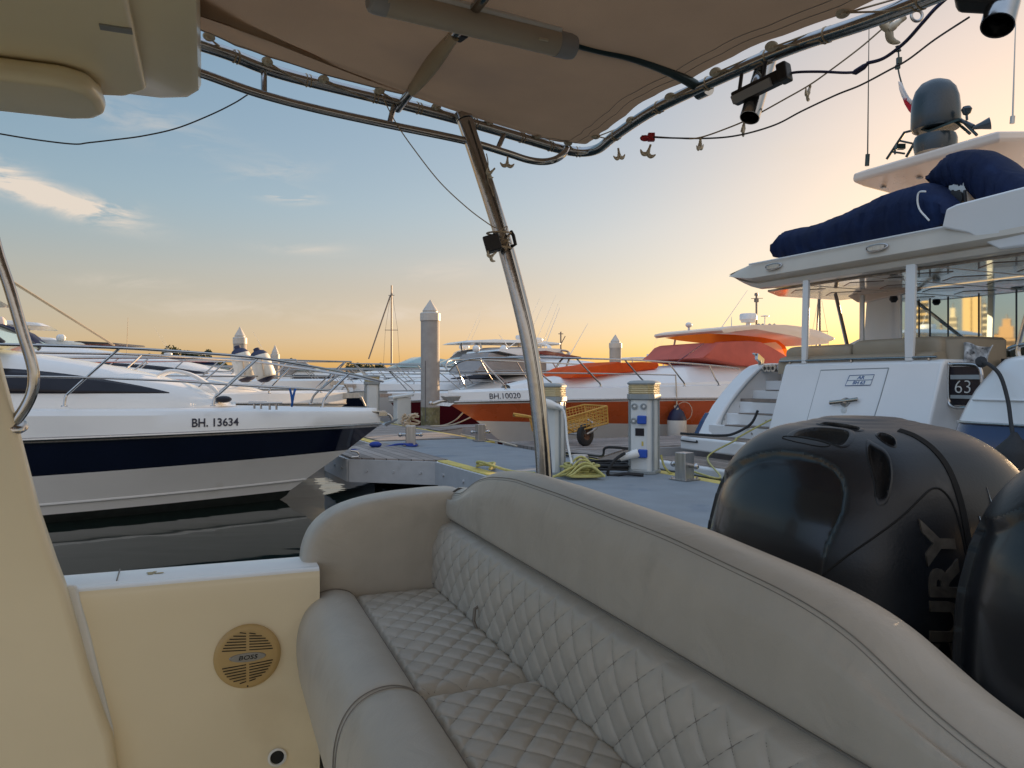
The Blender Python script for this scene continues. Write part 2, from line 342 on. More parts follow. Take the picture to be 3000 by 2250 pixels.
# ------------------------------------------------------------------ water
wm = bpy.data.materials.new('harbour_water'); wm.use_nodes = True; n_ = wm.node_tree.nodes; l_ = wm.node_tree.links
p_ = n_['Principled BSDF']; p_.inputs['Base Color'].default_value = (.006, .012, .010, 1); p_.inputs['Roughness'].default_value = .03; p_.inputs['IOR'].default_value = 1.33
t_ = n_.new('ShaderNodeTexCoord'); a_ = n_.new('ShaderNodeTexNoise'); a_.inputs['Scale'].default_value = .9; a_.inputs['Detail'].default_value = 2; a_.inputs['Distortion'].default_value = .4
mp_ = n_.new('ShaderNodeMapping'); mp_.inputs['Scale'].default_value = (.8, 1.6, 1); l_.new(t_.outputs['Object'], mp_.inputs[0]); l_.new(mp_.outputs[0], a_.inputs['Vector'])
b_ = n_.new('ShaderNodeBump'); b_.inputs['Strength'].default_value = .06; b_.inputs['Distance'].default_value = .10; l_.new(a_.outputs['Fac'], b_.inputs['Height']); l_.new(b_.outputs[0], p_.inputs['Normal'])
mb = MB(); mb.grid(lambda a, b: Vector(((a-.5)*8000, (b-.5)*8000, 0)), 2, 2); w_ = mb.build('water', wm, smooth=0); struct(w_)
# a far shore, low on the horizon
mb = MB()
for i in range(40):
    x0 = -1500+i*75; h = 1.3+.7*math.sin(i*1.7)+random.random()*.6
    mb.box((x0+37, 820+30*math.sin(i*.8), h/2), (74.9, 60, h))
struct(mb.build('shore', 'land', smooth=0))
# ------------------------------------------------------------------ pontoon
mb = MB(); mb.fbox(DK, -60, 9.5, .17, 1.89, .30, .51); struct(mb.build('pontoon', 'dock', smooth=0))
def plankmat(name, base, along):
    """boards with gaps, at their own width"""
    m = mat(name, base, .75, var=.16, ns=9, bump=.25, bs=70, stain=((base[0]*.6, base[1]*.6, base[2]*.62), 2.5, .58))
    nt = m.node_tree; N2, L2 = nt.nodes, nt.links
    t = N2.new('ShaderNodeTexCoord'); mp = N2.new('ShaderNodeMapping'); mp.inputs['Rotation'].default_value = (0, 0, -DK.ang+(R_(90) if along else 0)); L2.new(t.outputs['Object'], mp.inputs[0])
    s_ = N2.new('ShaderNodeSeparateXYZ'); L2.new(mp.outputs[0], s_.inputs[0])
    a = N2.new('ShaderNodeMath'); a.operation = 'MULTIPLY'; a.inputs[1].default_value = 1/.14; L2.new(s_.outputs[0], a.inputs[0])
    fr = N2.new('ShaderNodeMath'); fr.operation = 'FRACT'; L2.new(a.outputs[0], fr.inputs[0])
    fl = N2.new('ShaderNodeMath'); fl.operation = 'FLOOR'; L2.new(a.outputs[0], fl.inputs[0])
    wn_ = N2.new('ShaderNodeTexWhiteNoise'); wn_.noise_dimensions = '1D'; L2.new(fl.outputs[0], wn_.inputs['W'])
    g = N2.new('ShaderNodeMath'); g.operation = 'LESS_THAN'; g.inputs[1].default_value = .07; L2.new(fr.outputs[0], g.inputs[0])
    pb = N2['Principled BSDF']; old = pb.inputs['Base Color'].links[0].from_socket
    mr = N2.new('ShaderNodeMapRange'); mr.inputs[3].default_value = .72; mr.inputs[4].default_value = 1.15; L2.new(wn_.outputs[0], mr.inputs[0])
    mm = N2.new('ShaderNodeMix'); mm.data_type = 'RGBA'; mm.blend_type = 'MULTIPLY'; mm.inputs['Factor'].default_value = 1; L2.new(old, mm.inputs[6]); L2.new(mr.outputs[0], mm.inputs[7])
    m2 = N2.new('ShaderNodeMix'); m2.data_type = 'RGBA'; L2.new(g.outputs[0], m2.inputs['Factor']); L2.new(mm.outputs[2], m2.inputs[6]); m2.inputs[7].default_value = (.02, .018, .016, 1); L2.new(m2.outputs[2], pb.inputs['Base Color'])
    return m
M['plankx'] = plankmat('grey_planks_across', (.29, .255, .23), False)
M['planky'] = plankmat('grey_planks_along', (.30, .265, .24), True)
M['teakd'] = plankmat('teak_platform_boards', (.27, .215, .175), True)
mb = MB(); mb.fbox(DK, -60, -3.6, .18, 1.88, .514, .53); struct(mb.build('boardwalk', 'plankx', smooth=0))
mb = MB()
for s0, s1 in ((-60, -3.3), (-.05, 9.5)): mb.fbox(DK, s0, s1, .0, .165, .36, .515)
for s0, s1 in ((-60, -2.7), (-.55, 9.5)): mb.fbox(DK, s0, s1, 1.895, 2.06, .36, .515)
struct(mb.build('pontoon_edging', 'yel', smooth=0, bevel=.012))
mb = MB()
mb.fbox(DK, -60, -3.3, -.05, -.004, .20, .50); mb.fbox(DK, 0.02, 9.5, -.05, -.004, .20, .50); mb.fbox(DK, -60, -2.7, 2.064, 2.11, .2, .50); mb.fbox(DK, -.5, 9.5, 2.064, 2.11, .2, .50)
for i in range(14):
    mb.lathe([(0, 0), (.022, 0), (.022, .02), (0, .02)], DK.w(.35+i*.7, -.05, .36), axis=(-DK.n.x, -DK.n.y, 0), seg=8)
struct(mb.build('pontoon_fascia', 'fascia', smooth=30))
mb = MB()
for i in range(30): mb.fbox(DK, -58+i*2.3, -56.4+i*2.3, .15, 1.9, -.3, .24)
struct(mb.build('pontoon_float', 'float', smooth=0))
def wpoly(mb, pts, z0, z1): mb.prism([DK.w(a, t, z0) for a, t in pts], (0, 0, z1-z0))
# knee platform under the nearest bow, and finger piers
kp = [(0, 0.03), (-.86, -.98), (-2.35, -.98), (-3.28, .03)]
mb = MB(); wpoly(mb, [(-.06, .16), (-.06, -.05), (-.87, -.97), (-2.35, -.97), (-3.25, .16)], .47, .522); struct(mb.build('knee_platform', 'planky', smooth=0))
mb = MB()
for a, b in zip(kp, kp[1:]):
    da = Vector((b[0]-a[0], b[1]-a[1])); l = da.length; da /= l; no = Vector((da.y, -da.x))
    if no.y > 0: no = -no
    wpoly(mb, [(a[0]+no.x*.01, a[1]+no.y*.01), (b[0]+no.x*.01, b[1]+no.y*.01), (b[0]+no.x*.06, b[1]+no.y*.06), (a[0]+no.x*.06, a[1]+no.y*.06)], .19, .50)
    for k in range(3):
        q = (a[0]+da.x*l*(.2+.3*k)+no.x*.06, a[1]+da.y*l*(.2+.3*k)+no.y*.06); ax = DK.d*no.x+DK.n*no.y
        mb.lathe([(0, 0), (.02, 0), (.02, .015), (0, .015)], DK.w(q[0], q[1], .35), axis=(ax.x, ax.y, 0), seg=8)
struct(mb.build('knee_fascia', 'fascia', smooth=30))
def finger(s0, s1, t0, t1, kl, kr):
    mb = MB(); lo, hi = min(t0, t1), max(t0, t1); mb.fbox(DK, s0, s1, lo, hi, .44, .518); struct(mb.build('finger_pier', 'plankx', smooth=0))
    mb = MB(); sg = 1 if t1 > t0 else -1
    mb.fbox(DK, s0-.06, s0-.004, lo, hi, .2, .49); mb.fbox(DK, s1+.004, s1+.06, lo, hi, .2, .49); mb.fbox(DK, s0-.06, s1+.06, t1+.004*sg, t1+.06*sg, .2, .49)
    struct(mb.build('finger_fascia', 'fascia', smooth=0))
    for e, sx_, k in ((s0, -1, kl), (s1, 1, kr)):
        if not k: continue
        a = e+sx_*.065
        mb = MB(); wpoly(mb, [(a, t0+.03*sg), (a+sx_*k, t0+.03*sg), (a, t0+k*1.15*sg)][::1], .2, .49); struct(mb.build('finger_knee', 'fascia', smooth=0))
        mb = MB(); wpoly(mb, [(a, t0+.03*sg), (a+sx_*k, t0+.03*sg), (a, t0+k*1.15*sg)], .494, .515); struct(mb.build('knee_deck', 'planky', smooth=0))
finger(-2.45, -.62, 2.12, 11, 0, 1.15); finger(-7.75, -6.75, 2.12, 12, 0, .8); finger(-8.1, -7.1, -.06, -9.5, 0, 0); finger(-13.3, -12.3, 2.12, 12, 0, 0); finger(-17.6, -16.8, -.06, -9.5, 0, 0)
finger(-19, -18, 2.12, 12, 0, 0)
# ------------------------------------------------------------------ piles
def pile(p, r, zc, zt, label):
    t = thing('mooring_pile', label, 'mooring pile', (p.x, p.y, 0), 'concrete mooring piles with pointed caps')
    mb = MB(); mb.lathe([(0, .95), (r*1.0, .95), (r, zc), (0, zc)], (p.x, p.y, 0), seg=40); sh = mb.build('shaft', 'concrete', t, smooth=50)
    mb = MB(); mb.lathe([(0, -.6), (r*1.005, -.6), (r*1.012, .55), (r*1.006, .951), (0, .951)], (p.x, p.y, 0), seg=40); o = mb.build('waterline_band', 'algae', t, smooth=50); o['label'] = 'algae stained lower part of the pile'
    h = zt-zc
    mb = MB(); mb.lathe([(r*1.08, -.02), (r*1.08, h*.32), (r*.98, h*.36), (r*.80, h*.38), (r*.80, h*.43), (r*.84, h*.45), (r*.03, h*1.0), (0, h)], (p.x, p.y, zc), seg=40); mb.build('pointed_cap', 'cone', t, smooth=30)
    mb = MB(); mb.tube([(p.x-r*.42, p.y-r*.93, zc-1.0), (p.x-r*.42, p.y-r*.94, .6)], .008, 6); mb.build('conduit', 'wire', t)
    return t
pw = DK.w(-8.05, 2.72); k = pw.y/F
pile(pw, 27.5*k, HC+(V0-938)*k, HC+(V0-878)*k, 'tall thick concrete pile standing beside the pontoon end of the maroon boat')
def pile_px(u, Y, r_px, vc, vt, label): k = Y/F; return pile(Vector(((u-CU)*k, Y, 0)), r_px*k, HC+(V0-vc)*k, HC+(V0-vt)*k, label)
pile_px(703, 27, 18.5, 1006, 957, 'concrete pile rising behind the two white fenders')
pile_px(806, 40, 12, 1052, 1010, 'small far concrete pile between the fenders and the bow rail tip')
pile_px(1803, 34, 17.5, 1018, 980, 'concrete pile showing above the orange foredeck cover')
# ------------------------------------------------------------------ power pedestals
def pedestal(label, loc, front=0):
    t = thing('power_pedestal', label, 'power pedestal', loc, 'white dock power pedestals', local=True)
    def ring(w, d, c, z): return [Vector((x, y, z)) for x, y in ((-w+c, -d), (w-c, -d), (w, -d+c), (w, d-c), (w-c, d), (-w+c, d), (-w, d-c), (-w, -d+c))]
    mb = MB(); mb.loft([ring(.125, .135, .045, z) for z in (.02, .84)]); mb.build('body', 'pedw', t, smooth=20, bevel=.006)
    mb = MB()
    for x in (-.128, .128):
        for y in (-.092, .092): mb.box((x, y, .43), (.02, .03, .81))
    mb.build('corner_trim', 'pedg', t, smooth=0, bevel=.004)
    mb = MB(); mb.loft([ring(.15, .155, .05, z) for z in (0, .035)]); mb.build('base_plate', 'pedg', t, smooth=20, bevel=.005)
    mb = MB(); mb.loft([ring(.14, .15, .05, .84), ring(.15, .16, .05, .85), ring(.15, .16, .05, .90), ring(.14, .15, .05, .905)]); mb.build('collar', 'pedg', t, smooth=20)
    mb = MB(); mb.loft([ring(.135+.008*(i % 2), .145+.008*(i % 2), .05, .905+.012*i) for i in range(10)]); mb.build('lamp_lens', 'pedy', t, smooth=20)
    mb = MB(); mb.loft([ring(.15, .16, .06, 1.013), ring(.152, .162, .06, 1.03), ring(.13, .14, .06, 1.052), ring(.07, .08, .04, 1.06)]); mb.build('lid', 'pedg', t, smooth=30)
    if front:
        mb = MB(); mb.box((-.01, -.139, .43), (.17, .008, .76)); pn = mb.build('socket_panel', 'pedw', t, smooth=0, bevel=.003)
        for x, z in ((-.055, .765), (.045, .765), (-.065, .60)):
            mb = MB(); mb.lathe([(0, 0), (.032, 0), (.036, .012), (.022, .016), (.02, .006), (0, .006)], (x, -.143, z), axis=(0, -1, 0), seg=18); mb.build('round_socket', 'pedg', pn)
            mb = MB(); mb.lathe([(0, 0), (.015, 0), (.012, .004), (0, .004)], (x, -.150, z), axis=(0, -1, 0), seg=12); mb.build('socket_core', 'white2', pn)
        for x, z in ((.03, .615), (.04, .235)):
            mb = MB(); mb.box((x, -.165, z), (.095, .045, .095)); mb.build('blue_socket', 'blue', pn, smooth=0, bevel=.012)
        mb = MB(); mb.box((0, -.146, .475), (.095, .012, .085)); mb.build('meter_window', 'glassd', pn, smooth=0, bevel=.004)
        mb = MB(); mb.lathe([(0, 0), (.045, 0), (.05, .05), (.04, .10), (.035, .2), (0, .2)], (.0, -.185, .245), axis=(-.86, -.3, -.32), seg=16); mb.build('plug', 'white2', pn)
        mb = MB(); mb.box((.03, -.144, .345), (.02, .006, .05)); mb.build('warning_sticker', 'yel', pn, smooth=0)
    return t
p1 = DK.w(1.93, .70, .512); p2 = DK.w(2.30, 1.74, .512)
a_ = pedestal('white pedestal without sockets right behind the steel canopy post', p1); a_.rotation_euler.z = R_(-20); a_.scale = (1.02, 1.02, 1.0)
b_ = pedestal('white pedestal with blue sockets and plugged cables on the pontoon', p2, 1); b_.rotation_euler.z = R_(-28); b_.scale = (1.12, 1.1, 1.03)
c_ = pedestal('small far pedestal near the pointed bow of the fender boat', DK.w(-9.75, 1.72, .53)); c_.rotation_euler.z = .3; c_.scale = (1.3, 1.3, 1.15)
bx_ = thing('dock_box', 'tall pale dock box with a sloping lid left of the tall concrete pile', 'dock box', DK.w(-9.2, 2.3, .53))
q = U(1178, 1240, 19.3); Rb = Matrix.Rotation(DK.ang, 3, 'Z')
mb = MB(); mb.box((q.x, q.y, .85), (.34, .36, .66), Rb); mb.build('box_body', 'pedw', bx_, smooth=0, bevel=.015)
mb = MB(); mb.box((q.x-.02, q.y-.02, 1.21), (.40, .56, .06), Rb @ Matrix.Rotation(.12, 3, 'X')); mb.build('box_lid', 'pedw', bx_, smooth=0, bevel=.015)
# ------------------------------------------------------------------ bollards
def bollard(label, loc, rot, big=1., rnd=False):
    t = thing('mooring_bollard', label, 'bollard', loc, 'steel bollards on the pontoon', local=True)
    mb = MB()
    if rnd: mb.lathe([(0, 0), (.105, 0), (.105, .245), (.098, .262), (0, .262)], (0, 0, 0), seg=24)
    else: mb.box((0, 0, .15), (.15, .15, .30))
    mb.build('post', 'steelb', t, smooth=30, bevel=.008)
    mb = MB(); mb.tube([(-.16, 0, .16), (.16, 0, .16)], .026, 10); mb.ball((-.16, 0, .16), .034, n=6); mb.ball((.16, 0, .16), .034, n=6); mb.build('crossbar', 'steel', t)
    mb = MB(); mb.box((0, 0, .006), (.24, .24, .012))
    for x in (-.095, .095):
        for y in (-.095, .095): mb.lathe([(0, 0), (.014, 0), (.014, .022), (0, .022)], (x, y, .01), seg=6)
    mb.build('foot_plate', 'steelb', t, smooth=0)
    t.rotation_euler.z = rot; t.scale = (big,)*3
    return t
bollard('square steel bollard holding the blue rope below the navy bow', DK.w(-2.5, .42, .524), .2, 1.08)
bollard('square steel bollard on the far edge in front of the maroon hull', DK.w(-2.9, 1.86, .516), .4, 1.0)
bollard('low round steel bollard wrapped with a yellow hose', DK.w(2.30, .86, .512), 1.1, .95, True)
bollard('square steel bollard beside the black outboard cowl', DK.w(3.03, 1.76, .514), R_(-62)+.15, 1.0)
# ------------------------------------------------------------------ ropes, hoses, cables
def rope(name, pts, r, m, label, cat='rope', group=None, seg=6, n=8, smooth=True):
    mb = MB(); mb.tube(cr(pts, n) if smooth else pts, r, seg); return tag(mb.build(name, m), label, cat, group)
def coil(c, r, turns, h, jit=.02, n=22, el=1.):
    rnd = random.Random(5); out = []
    for i in range(int(turns*n)):
        a = 2*math.pi*i/n; rr = r*(1-.35*((i//n) % 3)/3)+rnd.uniform(-jit, jit)
        out.append(Vector((c[0]+rr*math.cos(a), c[1]+rr*math.sin(a)*el, c[2]+h*i/(turns*n)+rnd.uniform(0, jit*.4))))
    return out
bp = DK.w(2.30, .86, .52)
pts = coil((bp.x, bp.y, .53), .20, 5, .13, .03)+[bp+Vector((-.1, -.2, .12)), bp+Vector((-.35, -.35, .02)), bp+Vector((-.6, -.3, .01))]
for i in range(4):
    for k in range(15):
        a = math.pi*k/14; pts.append(bp+Vector((-.18+.37*k/14+.02*i, -.16-.05*i+.05*math.sin(a), .03+(.20-.03*i)*math.sin(a))))
rope('coiled_hose', pts, .0135, 'ropey', 'yellow green hose looped over the low round bollard', 'hose', n=3)
g = DK.w(3.0, -.02, .55)
pts = [DK.w(.9, .20, .53), DK.w(1.15, .1, .56), DK.w(1.3, .25, .60), DK.w(1.45, .12, .55), DK.w(1.2, .3, .54), DK.w(1.0, .16, .57), DK.w(1.3, .08, .62), DK.w(1.6, .22, .56), DK.w(1.75, .35, .53), DK.w(1.9, .5, .53)]
rope('loose_hose', pts, .016, 'ropey', 'yellow hose bunched on the yellow pontoon edge behind the bench', 'hose', n=8)
cc = DK.w(1.93, 1.62, .53)
cpts = coil((cc.x-.02, cc.y, .535), .40, 5, .06, .03, el=.8)
rope('coiled_power_cable', cpts, .016, 'rubber', 'black power cable coiled on the deck left of the socket pedestal', 'cable', n=3)
pl = p2+Vector((-.32, -.25, .26))
rope('hanging_power_cable', [pl+Vector((.06, .03, -.01)), pl+Vector((-.06, -.03, -.08)), pl+Vector((-.14, -.05, -.2)), pl+Vector((-.12, -.04, -.26)), Vector((pl.x+.05, pl.y-.1, .54)), Vector((pl.x+.25, pl.y-.12, .53))], .02, 'rubber', 'black cable bending down from the plug of the socket pedestal', 'cable')
pk = p2+Vector((-.22, -.18, .30))
rope('power_cable', [pk, pk+Vector((-.25, .02, .01)), DK.w(.95, 2.0, .58), DK.w(.3, 2.1, .54), DK.w(-.3, 1.9, .535), DK.w(.2, 1.83, .535), DK.w(1.2, 1.85, .53), DK.w(1.8, 1.8, .53)], .016, 'rubber', 'black cable running from the pedestal along the finger corner', 'cable')
q = DK.Z(1662, 1203, 1.18) if False else U(1640, 1200, 8.8)
rope('white_hose', [U(1610, 1185, 8.75), U(1640, 1193, 8.7), U(1655, 1215, 8.68), U(1662, 1290, 8.6), U(1675, 1358, 8.5)], .013, 'ropew', 'white hose dropping from the pedestal to the round bollard', 'hose')
mb = MB(); mb.lathe([(0, 0), (.05, 0), (.055, .08), (.035, .17), (.03, .24), (0, .24)], U(1590, 1178, 8.75), axis=(.9, 0, -.28), seg=14); tag(mb.build('hose_nozzle', 'white2'), 'white connector at the end of the hose beside the pedestal', 'connector')
rope('blue_mooring_rope', [U(1030, 1318, 11.9), U(1080, 1318, 12.3), U(1130, 1310, 12.6), U(1165, 1302, 12.75), U(1195, 1302, 12.7), U(1222, 1302, 12.85), U(1215, 1306, 12.6), U(1190, 1305, 12.55)], .018, 'ropeb', 'blue mooring rope lying on the planks to the square bollard', 'rope')
mb = MB(); mb.ball(DK.w(-2.35, -.22, .565), .085, (1.2, 1, .6)); tag(mb.build('rope_bundle', 'ropeb', smooth=60), 'dark blue bundle lying on the planks under the navy bow', 'rope bundle')
q = DK.w(-7.4, 2.0, .53)
rope('cream_rope_bundle', [q+Vector((random.uniform(-.22, .22), random.uniform(-.1, .1), random.uniform(0, .34))) for _ in range(26)], .022, 'ropec', 'cream rope heaped at the foot of the tall concrete pile', 'rope', n=5)
e1 = U(1262, 1248, 17.9)
rope('mooring_line', [e1, U(1300, 1246, 17.2), U(1335, 1230, 16.6), U(1362, 1202, 16.0)], .016, 'ropec', 'cream mooring line rising from the pile to the orange bow', 'rope')
rope('mooring_line', [e1+Vector((.05, -.1, 0)), U(1310, 1247, 16.9), U(1345, 1238, 16.3), U(1388, 1218, 15.6)], .016, 'ropec', 'lower slack mooring line from the pile to the hull ring', 'rope')
rope('hanging_line', [U(1281, 1352, 10.35), U(1285, 1375, 10.32), U(1290, 1402, 10.3), U(1286, 1428, 10.3)], .012, 'ropew', 'pale line hanging off the corner of the pontoon into the water', 'rope')
rope('garden_hose', [p2+Vector((.18, -.1, .22)), p2+Vector((.22, -.12, .08)), p2+Vector((.32, -.1, .0)), p2+Vector((.55, .15, .01)), DK.w(2.75, 2.5, .46), YA.w(1.35, -.95, .5), YA.w(1.55, -.62, .74), YA.w(1.4, -.45, .76), YA.w(1.65, -.12, 1.0), YA.w(1.72, .1, 1.1)], .013, 'ropey', 'pale yellow hose trailing from the pedestal up the yacht stern', 'hose')
rope('shore_cable', [YA.w(.28, -.60, .76), YA.w(.6, -.5, .76), YA.w(.95, -.42, .765), YA.w(1.15, -.3, .80), YA.w(1.3, -.1, .95), YA.w(1.32, .02, 1.15)], .02, 'rubber', 'black cable curving over the swim platform to the yacht stairs', 'cable')
rope('edge_rope', [DK.w(-4.2, 2.0, .55), DK.w(-3.6, 1.95, .55), DK.w(-2.75, 1.98, .54), DK.w(-2.2, 1.93, .55), DK.w(-1.4, 1.86, .54)], .014, 'ropec', 'pale rope lying along the far yellow edge of the pontoon', 'rope')
# ------------------------------------------------------------------ cart
ct = thing('dock_cart', 'yellow lattice dock cart with two rubber wheels on the finger pier', 'cart', DK.w(-1.5, 3.1, .52))
def latt(mb, a, b, c, d, nx, nz, r=.006):
    a, b, c, d = map(Vector, (a, b, c, d))
    for i in range(nx+1):
        f = i/nx; mb.tube([a.lerp(b, f), d.lerp(c, f)], r, 4)
    for j in range(nz+1):
        f = j/nz; mb.tube([a.lerp(d, f), b.lerp(c, f)], r, 4)
YC = 12.9
def cq(u, v, dy=0.): return U(u, v, YC+dy)
bt = [cq(1600, 1285, -.1), cq(1781, 1240, -.35), cq(1718, 1222, .55), cq(1560, 1262, .8)]     # basket floor corners: near-left, near-right, far-right, far-left
tp = [cq(1590, 1245, -.15), cq(1778, 1190, -.40), cq(1712, 1186, .60), cq(1552, 1224, .85)]
mb = MB()
for i in range(4):
    j = (i+1) % 4; latt(mb, bt[i], bt[j], tp[j], tp[i], 18 if i % 2 == 0 else 11, 5)
latt(mb, bt[0], bt[1], bt[2], bt[3], 14, 9)
bk = mb.build('basket', 'cartY', ct, smooth=0)
mb = MB()
mb.tube(tp+[tp[0]], .016, 8); mb.tube(bt+[bt[0]], .014, 8)
for i in range(4): mb.tube([bt[i], tp[i]], .014, 8)
mb.build('basket_rim', 'cartY', ct)
mb = MB(); mb.tube(cr([bt[0].lerp(bt[1], .45), cq(1640, 1245, -.5), cq(1560, 1222, -.3), cq(1505, 1212, -.1)], 6), .018, 8); mb.tube(cr([bt[3].lerp(bt[2], .3), cq(1560, 1225, .5), cq(1505, 1218, .3)], 6), .018, 8); mb.tube([cq(1506, 1212, -.1), cq(1505, 1218, .3)], .018, 8); mb.build('push_handle', 'cartY', ct)
w1 = DK.w(-1.15, 3.0, .70); w2 = w1+Vector((-.62, .62, 0)); axw = (w2-w1).normalized()
for c in (w1, w2):
    ax = Vector((.80, -.60, 0)); ax = -axw
    mb = MB(); mb.lathe([(.085, -.045), (.15, -.05), (.18, -.035), (.186, 0), (.18, .035), (.15, .05), (.085, .045)], c, axis=ax, seg=28); wh = mb.build('tyre', 'rubber', ct, smooth=40)
    mb = MB(); mb.lathe([(0, -.02), (.03, -.02), (.04, .0), (.09, .02), (.1, .04), (.1, -.04), (.09, -.02), (.04, 0), (.03, .02), (.0, .02)], c, axis=-ax, seg=20); mb.build('rim', 'rust', wh, smooth=40)
mb = MB(); mb.tube([w1, w2], .016, 8); mb.tube([w1, bt[0].lerp(bt[1], .62)], .016, 8); mb.tube([w2, bt[3].lerp(bt[2], .55)], .016, 8); mb.tube(cr([w1+Vector((.02, -.04, .02)), w1+Vector((.2, .05, .12)), w1+Vector((.05, .1, .25))], 5), .02, 8)
mb.build('axle_frame', 'steelb', ct)
# ================================================================== own boat: cockpit
bt_ = thing('motorboat', 'cream fibreglass motorboat cockpit with hardtop, the boat the view is taken from', 'motorboat', B.w(.3, -.6, 0))
def BP(pts): return [B.w(*p) for p in pts]
# coaming: white top rounded into the cream inner wall, running forward along n
def coam(i, j, prof, t0, t1, n):
    s, z = prof[j]; t = t0+(t1-t0)*i/n; return B.w(s, t, z)
prof = [(-.19, .0), (-.185, .80), (-.18, .925), (-.168, .944), (-.14, .950), (-.13, .952), (-.12, .952), (.035, .957), (.045, .951), (.052, .957), (.07, .955), (.082, .945), (.088, .925), (.088, .86), (.086, .6), (.085, .2), (.085, .0)]
mb = MB(); mb.loft([[coam(i, j, prof, -.50, -3.4, 12) for j in range(len(prof))] for i in range(13)], cap=False, closed=False); o = mb.build('coaming', ['gel', 'gelt'], bt_, smooth=50)
for f_ in o.data.polygons:
    if all(o.data.vertices[i].co.z > .943 for i in f_.vertices): f_.material_index = 1
mb = MB(); mb.loft([[coam(i, j, [(a, b*.93 if b > .9 else b) for a, b in prof[:5]], -.45, 1.2, 4) for j in range(5)] for i in range(5)], cap=False, closed=False); mb.build('aft_gunwale', 'gel', bt_, smooth=50)
# stain and seam on the coaming top
mb = MB(); mb.tube([B.w(-.155, -1.14, .953), B.w(.03, -1.13, .958)], .0022, 5); mb.build('coaming_seam', 'thread', bt_)
st = B.Z(446, 1679, .956); mb = MB()
for i in range(16): a = i*2.4; mb.lathe([(0, 0), (.006+.004*random.random(), 0), (0, .0012)], st+Vector((.030*math.cos(a)*random.random(), .022*math.sin(a)*random.random(), .0005)), seg=8)
mb.build('rust_stain', mat('coaming_stain', (.38, .30, .15), .7, var=.4, ns=80), bt_)
mb = MB(); mb.fbox(B, -.10, 3.2, -3.4, 1.0, -.12, .02); mb.build('cockpit_floor', 'gelh', bt_, smooth=0)
mb = MB(); mb.fbox(B, .085, 3.2, -.485, .10, .02, .56); mb.build('bench_base', 'gel', bt_, smooth=0, bevel=.03, bseg=3)
mb = MB(); mb.fbox(B, -.15, 3.2, .17, .36, -.2, 1.0); mb.build('transom', 'gelw', bt_, smooth=0, bevel=.03, bseg=3)
mb = MB()
mb.loft([[B.w(-.188, t, .80) for t in (1.1, -3.4)], [B.w(-.16, t, .45) for t in (1.1, -3.4)], [B.w(-.05, t, -.25) for t in (1.1, -3.4)]], cap=False, closed=False); mb.build('outer_hull', 'gelw', bt_)
mb = MB(); mb.fbox(B, 3.05, 3.25, -3.4, .4, .0, 1.0); mb.build('far_coaming', 'gel', bt_, smooth=0, bevel=.03)
# console wing at the left edge with its rounded front edge
sp = .135
pp = [(-60, 860), (0, 1092), (56, 1300), (108, 1500), (160, 1652), (194, 1742), (222, 1840), (262, 1985), (300, 2095), (325, 2160), (350, 2330), (-1100, 2330), (-1100, 600), (-135, 600)]
mb = MB(); mb.prism([B.S(u, v, sp) for u, v in pp], tuple(B.w(-.075, 0)-B.w(0, 0))); mb.build('console_wing', 'gel', bt_, smooth=40, bevel=.026, bseg=5)
pc = [(222, 1715), (262, 1850), (300, 2010), (330, 2130), (350, 2330), (150, 2330), (120, 1715)]
mb = MB(); mb.prism([B.S(u, v, .094) for u, v in pc], tuple(B.w(-.02, 0)-B.w(0, 0))); mb.build('wing_return', 'gelw', bt_, smooth=0, bevel=.008, bseg=3)
# hand rail
hp = [B.S(u, v, .10) for u, v in ((-75, 470), (-42, 600), (-8, 735), (30, 850), (66, 975), (92, 1060), (99, 1110), (92, 1155), (70, 1200), (40, 1240))]
mb = MB(); mb.tube(cr(hp, 8), .0165, 16); hr = mb.build('hand_rail', 'steel', bt_)
mb = MB(); c = B.S(42, 1238, .10); nn = (B.S(70, 1200, .10)-c).normalized(); nn = (nn+B.w(.6, 0)-B.w(0, 0)).normalized()
mb.lathe([(0, -.012), (.036, -.012), (.040, -.004), (.034, .004), (.022, .008), (0, .008)], c, axis=nn, seg=24); mb.build('rail_flange', 'steel', hr)
for k in range(3):
    a = k*2.1+.5; x = nn.orthogonal().normalized(); y = nn.cross(x); mb = MB(); mb.lathe([(0, 0), (.005, 0), (.004, .004), (0, .004)], c+(x*math.cos(a)+y*math.sin(a))*.030+nn*.002, axis=nn, seg=8); mb.build('screw', 'steelb', hr)
# loudspeaker and drain in the side wall
so_ = B.S(725, 1920, .088); ax = B.w(1, 0)-B.w(0, 0); tx = B.w(0, 1)-B.w(0, 0)
mb = MB(); mb.lathe([(0, 0), (.104, 0), (.106, .006), (.100, .013), (.09, .015), (.0, .020)], so_, axis=ax, seg=48); spk = mb.build('loudspeaker', 'spk', bt_, smooth=40)
mb = MB()
for k in range(7):
    for sgn in (1, -1):
        z = sgn*(.024+.0092*k); hw = math.sqrt(max(0, .083**2-z*z))
        for side in (1, -1):
            bend = lambda x: .003*(x/.08)*side*0
            mb.tube([so_+ax*(.0165+.0025*(1-(q*hw/.1)**2))+tx*(side*(.005+(hw-.005)*q))+Vector((0, 0, z+.008*side*sgn*(-q)*.6)) for q in (0, .35, .7, 1.0)], .0016, 5)
mb.build('grille_slots', 'gap', spk)
mb = MB(); mb.lathe([(0, 0), (.058, 0), (.054, .004), (0, .005)], so_+ax*.017, axis=ax, seg=32)
for v in mb.bm.verts: v.co.z = so_.z+(v.co.z-so_.z)*.27
pl_ = mb.build('badge_plate', 'greyp', spk, smooth=40)
text_obj('BOSS', .026, .0006, 'badge_lettering', 'gap', spk, lambda x, y, d: so_+ax*(.0226+d)+tx*(x*1.0)+Vector((0, 0, y*.75)), shear=.2)
